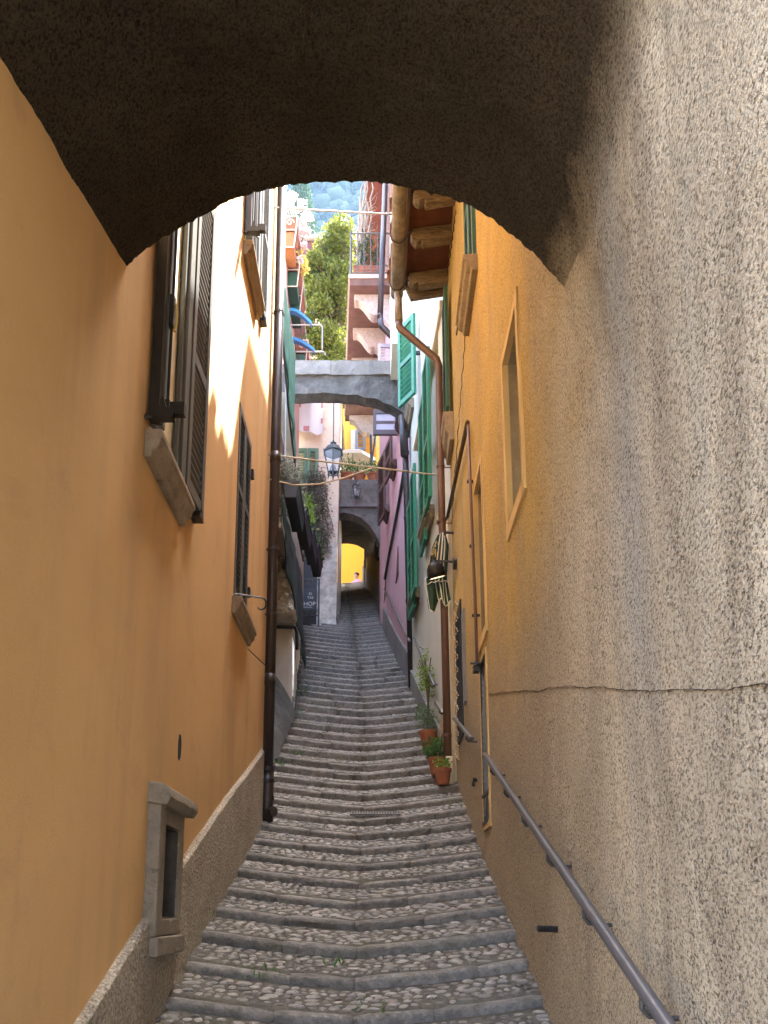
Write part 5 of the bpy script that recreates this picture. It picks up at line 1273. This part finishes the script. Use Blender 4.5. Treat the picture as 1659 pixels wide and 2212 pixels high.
# small house with dark red eaves behind the tree
dh = thing('distant_house', 'distant house with grey roof edge and dark red eaves behind the tree', 'house'); q = P(700,546,33)
MB().box((q.x-1.0,33,8),(q.x+1.5,38,q.z-.5)).build('wall', plain('distant_plaster', (.60,.40,.34), .9, .15, 2), dh)
MB().box((q.x-1.3,32.2,q.z-2.4),(q.x+1.6,38.5,q.z-.1)).build('eaves', M['darkred'], dh)
MB().prism([(q.x-1.4,32.0,q.z-.1),(q.x+1.7,32.0,q.z-.1),(q.x+1.7,32.0,q.z+.05),(q.x-1.4,32.0,q.z+.05)], (0,7,1.2)).build('roof', plain('grey_roof', (.45,.46,.5), .8, .1, 4), dh)
cy = thing('cypress_tree', 'tall dark cypress standing before the hazy blue hillside', 'tree'); rr = random.Random(160)
cb = P(672,540,60); ct_ = P(640,330,60); mb = MB()
for k in range(150):
    f = k/149; z = lerp(cb.z-6, ct_.z, f); rad_ = 1.75*(1-f)**.7+.15; cxm = lerp(cb.x-.1, ct_.x+.2, f); a = rr.uniform(0,6.28)
    leaves(mb, (cxm+rad_*.5*math.cos(a),60+rad_*.5*math.sin(a),z), (rad_*.6,rad_*.6,.8), 60, .34, rr, up=1.4, aspect=.35)
mb.build('crown', M['cypress'], cy, fix=False); MB().tube([(cb.x,60,14),(lerp(cb.x,ct_.x,.7),60,lerp(cb.z,ct_.z,.7))], [.3,.1], 8).build('trunk', M['bark'], cy)
def hill_z(X, Y): 
    b = interp(Y, [(40,9),(110,26),(150,58),(195,190),(240,340),(300,420),(360,450)]); return b + noise.noise(V((X*.008,Y*.008,0)))*18*min(1,Y/150) + noise.noise(V((X*.03,Y*.03,2)))*6*min(1,Y/150)
hm = NT('wooded_hillside'); hn = hm.noise(.12, 8, .7); hm.col(hm.mix(hm.ramp(hn, .35, .65), (.02,.035,.015), (.05,.075,.03))).rough(.95); hm.bump(hm.noise(.5, 6, .7), 2.0)
mb = MB(); mb.grid(lambda u, v: (lambda X, Y: V((X, Y, hill_z(X, Y))))(lerp(-380,380,u), lerp(40,360,v)), 90, 80)
tag(mb.build('hill', hm.m, None, smooth=True, fix=False), kind='structure')
ico = bmesh.new(); bmesh.ops.create_icosphere(ico, subdivisions=1, radius=1); iv_ = [v.co.copy() for v in ico.verts]; if_ = [tuple(v.index for v in f.verts) for f in ico.faces]; ico.free()
mb = MB(); rr = random.Random(170)
for k in range(2600):
    Y = rr.uniform(140,262); X = rr.uniform(-62,30)*Y/230; z = hill_z(X, Y); s = rr.uniform(1.4,3.2)
    mb.add([(X+p.x*s*rr.uniform(.75,1.25), Y+p.y*s, z+1.5+p.z*s*1.25*rr.uniform(.8,1.2)) for p in iv_], if_)
wdm = NT('wood_canopy'); wi = wdm.n('ShaderNodeNewGeometry').outputs['Random Per Island']; wdm.col(wdm.mix(wi, (.015,.03,.012), (.06,.09,.035))).rough(.95); wdm.bump(wdm.noise(1.2, 5, .7), 1.0)
tag(mb.build('hillside_wood', wdm.m, None, smooth=True, fix=False), 'far-off wood covering the hillside', 'wood', kind='stuff')

# ================================================================== handrails
def handrail(name, label, A, B, wallfn, nb, mat, r=.017, group='grey steel handrails on the right walls', ext=0):
    A, B = V(A), V(B); t = thing(name, label, 'handrail', group); d = (B-A)
    MB().tube([A, A+d*.01, B-d*.01, B], [r*.85, r, r, r*.85], 14).build('rail', mat, t, smooth=True)
    for i in range(nb):
        q = A + d*((i+.5)/nb); wx = wallfn(q.y) - q.x + .02
        mb = MB(); mb.tube([q+V((0,0,-r*.8)), q+V((-.002,0,-.045)), q+V((.012,0,-.062)), q+V((wx*.6,0,-.066)), q+V((wx,0,-.066))], .0065, 6); mb.tube([q+V((wx-.016,0,-.066)), q+V((wx-.004,0,-.066))], .017, 8); mb.build('bracket', M['iron'], t)
    return t
RA = PL(1048,1630,.62-.075,.025); RB = PL(1440,2212,.62-.075,.025); RB2 = RA + (RB-RA)*1.55
handrail('handrail', 'long grey steel handrail descending the rough plaster wall in the foreground', RA, RB2, lambda Y: rwX(Y), 9, M['ironrail'], .0165)
A2, B2 = PL(981,1552,.62-.075,.025), PL(1019,1596,.62-.075,.025)
handrail('handrail', 'short grey handrail beside the narrow dark door and fairy lights', A2, B2, lambda Y: rwX(Y), 2, M['ironrail'], .017)
A3, B3 = PL(894,1377,wa-.07,wb), PL(938,1482,wa-.07,wb)
handrail('handrail', 'grey handrail on the white house wall above the leafy pot plant', A3, B3, lambda Y: wa+wb*Y, 4, M['ironrail'], .017)
A4, B4 = PL(942,1517,wa-.10,wb), PL(957,1541,wa-.10,wb)
handrail('handrail', 'stub of grey handrail left of the lower downpipe', A4, B4, lambda Y: wa+wb*Y, 1, M['ironrail'], .018)
A5, B5 = PL(830,1272,pa-.06,pb), PL(885,1386,pa-.06,pb)
handrail('handrail', 'thin grey handrail along the pink house wall', A5, B5, lambda Y: pa+pb*Y, 4, M['ironrail'], .018)
cb_ = MB(); cb_.tube([PL(874,1010,pa-.03,pb), PL(862,1085,pa-.03,pb), PL(831,1250,pa-.03,pb)], .028, 8); tag(cb_.build('wall_cable', M['iron'], None, smooth=True), 'dark cable running diagonally down the pink house wall', 'cable')
for (x, yt, yb) in ((861,1180,1225),(834,1246,1268)):
    q = PL(x, yt, pa, pb); q2 = PL(x+4, yb, pa, pb); MB().prism([q+V((-.006,0,0)), V((q.x-.008,q.y-.02,q2.z)), V((pa+pb*(q.y+.45)-.006,q.y+.45,q2.z+.02))], (-.01,0,0)).build('slit_vent', M['darkred'], ph)

# ================================================================== conduits, door and small fittings on the ochre wall
cd = thing('wall_conduit', 'thin rusty conduit with a diagonal branch on the ochre wall', 'pipe')
c1 = [PL(1011,912,.59,.025), PL(1018,1100,.59,.025), PL(1026,1300,.59,.025), PL(1031,1435,.59,.025)]
MB().tube(c1, .011, 8).build('pipe', M['copper'], cd, smooth=True); c2 = [PL(1010,912,.585,.025), PL(985,1030,.585,.025), PL(962,1140,.585,.025)]
MB().tube(c2, .017, 8).build('branch', plain('dark_rust', (.09,.06,.03), .8, .3, 20), cd, smooth=True)
tp = MB(); q = c1[-1]; tp.tube([q+V((0,0,.02)), q, q+V((-.02,-.03,-.03))], .016, 8); tp.box(q+V((-.03,-.04,-.06)), q+V((.01,.02,-.03))); tp.tube([q+V((-.05,-.02,.0)), q+V((.02,-.02,.0))], .008, 6); tp.build('tap', M['iron'], cd)
for y in (1040,1180,1330): 
    f = (y-912)/(1435-912); q = PL(lerp(1011,1031,f), y, .60, .025); MB().box(q+V((-.024,-.012,-.008)), q+V((.03,.012,.008))).build('clip', M['iron'], cd)
dr = MB(); dz0, dz1 = PL(995,1605,.62,.025).z, PL(995,1300,.62,.025).z; dy0, dy1 = PL(1000,1450,.62,.025).y, PL(988,1450,.62,.025).y
door = MB().ob(rw(dy0,dz0)+V((-.012,0,0)), (.025*(dy1-dy0),dy1-dy0,0), (.05,0,0), (0,0,dz1-dz0)).build('door', M['blackcloth'], och)
dj = MB(); dj.ob(rw(dy0-.30,dz0+.2)+V((-.022,0,0)), (.005,.14,0), (.05,0,0), (0,0,dz1-dz0-.4)); dj.build('door_post', M['greyshut2'], och, bevel=.006)
dj = MB(); dj.ob(rw(dy1+.02,dz0-.1)+V((-.02,0,0)), (.004,.12,0), (.04,0,0), (0,0,dz1-dz0+.2)); dj.build('door_jamb', M['smoothband'], och, bevel=.006)
# hairline crack in the ochre paint
ck_ = MB(); pts = []
for k in range(40): pts.append(PL(lerp(1007,975,k/39)+1.2*math.sin(k*1.7), lerp(700,1130,k/39), .617, .025))
ck_.tube(pts, .0035, 4); ck_.build('crack', M['soil'], och)
ck_ = MB(); pts = [PL(lerp(985,960,k/30)+1.2*math.sin(k*2.1), lerp(455,640,k/30), .617, .025) for k in range(31)]; ck_.tube(pts, .006, 4); ck_.build('crack', M['soil'], och)
# black corrugated conduit stub
sb = MB(); q = PL(1203,2008,.62,.025); tag_pts = [q+V((.02,.0,0)), q+V((-.035,-.005,.003)), q+V((-.075,-.012,.004))]
sb.tube(tag_pts, .010, 10)
for k in range(9): c = tag_pts[0].lerp(tag_pts[2], .2+.09*k); sb.tube([c, c+V((-.004,-.0005,0))], .0128, 10)
tag(sb.build('conduit_stub', M['black'], None), 'short black corrugated conduit stub sticking out of the right wall', 'conduit')
sb = MB(); q = PL(1030,1690,.62,.025); sb.tube([q+V((.02,0,0)), q+V((-.02,-.02,.02)), q+V((-.03,-.03,-.03))], .012, 8); tag(sb.build('cable_end', M['black'], None), 'small black cable end low on the ochre wall beside the mesh grille', 'cable')

# ================================================================== lamp, striped cloth, fairy lights at the corner
lm = thing('wall_lamp', 'lit black dome wall lamp beside the green striped cloth', 'lamp')
YLm = 6.75; a0 = P(979,1218,YLm); a1 = P(938,1210,YLm)
MB().tube([(rwX(YLm)+.01,YLm,a0.z),(rwX(YLm)-.03,YLm,a0.z)], .055, 14).build('wall_plate', M['black'], lm, bevel=.004)
MB().tube([(rwX(YLm)-.02,YLm,a0.z+.02),(a1.x,YLm,a0.z+.03)], .011, 8).build('arm', M['black'], lm)
sc = V((a1.x-.005,YLm,a0.z+.02)); rot_ = Matrix.Rotation(R(-14), 3, 'Y') @ Matrix.Rotation(R(16), 3, 'X')
shp = [(.020,.055),(.024,.02),(.030,.0),(.056,-.018),(.076,-.055),(.086,-.10),(.088,-.15),(.083,-.15),(.080,-.10),(.03,-.03)]
mb = MB().lathe((0,0,0), shp, 24, cap=False); mb.v = [tuple(rot_ @ V(p) + sc) for p in mb.v]; mb.build('shade', M['black'], lm, smooth=True)
mb = MB().lathe((0,0,0), [(.001,-.137),(.076,-.139),(.076,-.143),(.001,-.145)], 24, cap=False); mb.v = [tuple(rot_ @ V(p) + sc) for p in mb.v]; mb.build('light_disc', M['bulb'], lm)
pl_ = bpy.data.lights.new('lamp_light', 'SPOT'); pl_.energy = .05; pl_.color = (1,.75,.42); pl_.spot_size = R(130); pl_.shadow_soft_size = .05
po = bpy.data.objects.new('lamp_light', pl_); C.objects.link(po); po.location = sc + rot_ @ V((0,0,-.16)); po.parent = lm; po.rotation_euler = rot_.to_euler()
# bottle green cloth with white stripes and gold monogram
bn = thing('striped_cloth', 'bottle green cloth with white stripes and gold monogram hung behind the lamp', 'cloth')
YC = 6.95
def cl_pt(u, v):     # u left->right, v top->bottom
    x = lerp(lerp(935,921,v), lerp(972,968,v), u); y = lerp(1172 - 14*math.sin(math.pi*min(1,u*.9+.1)), 1262 - 6*u, v)
    if v < .15: x = lerp(x, 953, (.15-v)*2.0)
    p = P(x, y, YC); p.y += -.05*math.sin(u*math.pi)*(1-.4*v) + .015*math.sin(u*21) ; return p
mb = MB(); mb.grid(cl_pt, 40, 24); o = mb.build('cloth_panel', M['gcloth'], bn, smooth=True, fix=False); o.modifiers.new('s','SOLIDIFY').thickness = .008
st = MB()
for u in (.40,.56,.72,.95):
    pts = [cl_pt(u, v/16)+V((0,-.012,0)) for v in range(17)]; st.tube(pts, .0075, 6)
st.build('white_stripes', M['wcloth'], bn, smooth=True)
mg = MB()
def g2(u, v): return cl_pt(u, v)+V((0,-.014,0))
for (cu, cv, ru, rv, a0_, a1_) in ((.14,.30,.09,.10,.5,6.0),(.17,.42,.10,.12,3.5,9.2),(.24,.36,.10,.20,2.4,5.6),(.10,.55,.12,.07,-.5,3.2),(.24,.62,.14,.05,.2,5.5),(.30,.48,.06,.12,-1,3)):
    mg.tube([g2(max(0,cu+ru*math.cos(lerp(a0_,a1_,k/18))), max(0,cv+rv*math.sin(lerp(a0_,a1_,k/18)))) for k in range(19)], .0042, 5)
mg.build('gold_monogram', M['gold'], bn)
def low_pt(u, v):
    x = lerp(lerp(918,928,v), lerp(966,972,v), u); y = lerp(1248, 1318 - 22*u + 10*math.sin(u*9), v); p = P(x, y, YC+.06); p.y += .03*math.sin(u*15 + v*3); return p
mb = MB(); mb.grid(low_pt, 40, 16); o = mb.build('lower_drape', M['gcloth'], bn, smooth=True, fix=False); o.modifiers.new('s','SOLIDIFY').thickness = .008
st = MB()
for u in (.02,.45,.60,.75,.90): st.tube([low_pt(u, v/12)+V((0,-.014,0)) for v in range(13)], .0055, 5)
st.tube([low_pt(u/24, 1)+V((0,-.012,0)) for u in range(25)], .006, 5); st.tube([cl_pt(u/24, 1)+V((0,-.012,-.004)) for u in range(25)], .005, 5)
mb = MB(); 
st.build('pale_piping', M['wcloth'], bn, smooth=True)
MB().tube([P(960,1150,YC+.02), P(975,1152,YC+.02)+V((.05,0,0))], .012, 8).build('hook_rail', M['iron'], bn)
# fairy lights
fl = thing('fairy_lights', 'string of small clear fairy lights hanging down the ochre wall corner', 'lights')
wr = MB(); bd = MB(); rr = random.Random(200); last = None; pts = []
for k in range(60):
    f = k/59; p = PL(984+4*math.sin(k*1.3)+3*f, lerp(1300,1640,f), .62-.035-.01*math.sin(k), .025); pts.append(p)
    bd.lathe(p, [(.001,-.008),(.007,0),(.001,.008)], 6)
wr.tube(pts, .0028, 4); wr.build('wire', M['steel'], fl); bd.build('bulbs', M['wcloth'], fl)
# lower downpipe sleeve of pale metal
q = P(971,1703,7.08); zq = gz(.72,7.05); MB().tube([(q.x,7.08,zq-.06),(q.x,7.08,P(969,1635,7.08).z)], .043, 16).build('pale_sleeve', M['creamw'], gt, smooth=True)
q = P(966,1592,7.08); MB().tube([q, q+V((0,0,.03))], .042, 14).build('clip', M['copper'], gt)

# ================================================================== potted plants at the foot of the white house, stick, drain
def ground_at(x, y):
    d = ray(x, y)
    for i in range(1200):
        Y = 3 + i*.02
        n = math.floor((Y-Y0)/RUN); t = (Y-Y0-n*RUN)/RUN; z = lerp(interp(n,NZ), interp(n+1,NZ)-riser(n+1), t) + dish(d.x*Y/d.y, Y)
        if z >= d.z*Y/d.y: return V((d.x*Y/d.y, Y, z))
pots = [('tall feathery herb in a terracotta pot, highest of the pots on the right steps', (927,1619), .105, .17, [((-.05,0,.34),(.12,.1,.16),420),((.05,-.02,.22),(.10,.09,.08),140)], .05, M['herb'], .14),
        ('round-leaved plant in a wide terracotta pot beside the leaning stick', (948,1690), .10, .16, [((-.02,0,.24),(.13,.11,.11),330)], .05, M['herb'], .6),
        ('small terracotta pot with sparse green plant against the pale pipe sleeve', (957,1708), .075, .15, [((0,0,.20),(.09,.08,.06),110)], .035, M['leafbright'], .6)]
for i, (lab, (x, y), r_, h_, parts, size, mt, asp) in enumerate(pots):
    q = ground_at(x, y); pot('potted_plant', lab, q+V((0,0,.004)), r_, h_, mt, parts, 1.0, size, 'potted plant', 'potted plants on the right-hand steps', 210+i, aspect=asp, up=.5)
q = PL(920,1462,wa-.10,wb); qg = ground_at(913,1497) or q
t = thing('leafy_bush', 'leafy pale green bush against the white house wall by the handrail', 'plant'); mb = MB(); rr = random.Random(220); blobs(mb, [(q,(.12,.18,.12),180),(q+V((.02,0,-.14)),(.10,.15,.12),110),(q+V((.0,.1,.2)),(.05,.06,.2),60)], rr, .05, 1.0, aspect=.35); mb.build('foliage', M['leafbright'], t, fix=False)
mb = MB()
for k in range(6): mb.tube([(q.x+.02,q.y+rr.uniform(-.1,.1),q.z-.45), (q.x+rr.uniform(-.04,.04),q.y+rr.uniform(-.1,.1),q.z-.1), (q.x+rr.uniform(-.08,.06),q.y+rr.uniform(-.15,.15),q.z+.2)], .006, 4)
mb.build('stems', M['bark'], t)
sk = thing('leaning_sticks', 'pair of weathered wooden sticks leaning beside the lower downpipe', 'stick'); wq = wood('grey_stick', (.20,.14,.09), (.42,.33,.23))
b1, t1 = ground_at(934,1688), P(955,1545,7.2)
MB().tube([b1, b1.lerp(t1,.35)+V((.02,0,0)), b1.lerp(t1,.7)+V((.01,0,.0)), t1], .013, 6).build('stick', wq, sk, smooth=True); MB().tube([b1+V((.03,.05,.02)), b1.lerp(t1,.3)+V((.05,0,0)), b1.lerp(t1,.6)+V((.05,0,0)), t1+V((.01,0,-.02))], .010, 6).build('stick', wq, sk, smooth=True)
MB().tube([P(920,1672,7.9), P(930,1650,7.8), P(945,1632,7.6)], .012, 6).build('cross_stick', wq, sk, smooth=True)
gq = ground_at(812,1762); dg = thing('drain_grate', 'small iron drain grate set across the middle of the steps', 'grate', loc=gq+V((0,0,.010))); dg.rotation_euler = (.27,0,0)
mb = MB(); L_, D_ = .40, .10
for k in range(19): x = lerp(-L_/2, L_/2, k/18); mb.box((x-.006,-D_/2,0),(x+.006,D_/2,.012))
mb.box((-L_/2-.012,-D_/2-.014,0),(L_/2+.012,-D_/2-.001,.014)); mb.box((-L_/2-.012,D_/2+.001,0),(L_/2+.012,D_/2+.014,.014)); g_ = mb.build('bars', plain('worn_grate_iron', (.14,.135,.13), .5, .2, 20, .4), dg); MB().box((-L_/2,-D_/2,-.02),(L_/2,D_/2,-.012)).build('pit', M['black'], dg)

# ================================================================== lines strung across the alley
def line(name, label, pts, r, mat, sag=0):
    mb = MB(); P0 = [V(p) for p in pts]; out = []
    for a, b in zip(P0, P0[1:]):
        for k in range(10): out.append(a.lerp(b, k/10) + V((0,0,-sag*4*(k/10)*(1-k/10))))
    out.append(P0[-1]); mb.tube(out, r, 6); return tag(mb.build(name, mat, None, smooth=True), label, 'line', 'lines strung across the alley')
line('washing_line', 'taut pale washing line crossing below the hanging lantern', [P(576,981,6.04), P(700,997,6.3), P(942,1026,7.04)], .0075, M['rope'])
line('washing_line', 'slack pale washing line curving below the hanging lantern', [P(577,1034,6.04), P(635,1048,6.1), P(690,1046,6.2), P(745,1032,6.3), P(803,1011,6.45)], .0065, M['rope'])
line('washing_line', 'upper pale cable crossing before the hillside', [P(592,448,6.04), P(700,455,6.1), P(850,463,6.3)], .008, M['whitecable'])

# ================================================================== blue air between here and the hillside
hz = NT('haze_air'); nt_ = hz.t; nt_.nodes.remove(hz.b)
pv = nt_.nodes.new('ShaderNodeVolumePrincipled'); pv.inputs['Color'].default_value = (.36,.62,1,1); pv.inputs['Density'].default_value = HAZE; pv.inputs['Anisotropy'].default_value = .25
nt_.links.new(pv.outputs[0], hz.out.inputs['Volume'])
hb = MB().box((-400,-760,-8),(400,560,520)).build('haze', hz.m, None); tag(hb, 'thin blue haze in front of the hillside', 'haze', kind='stuff')
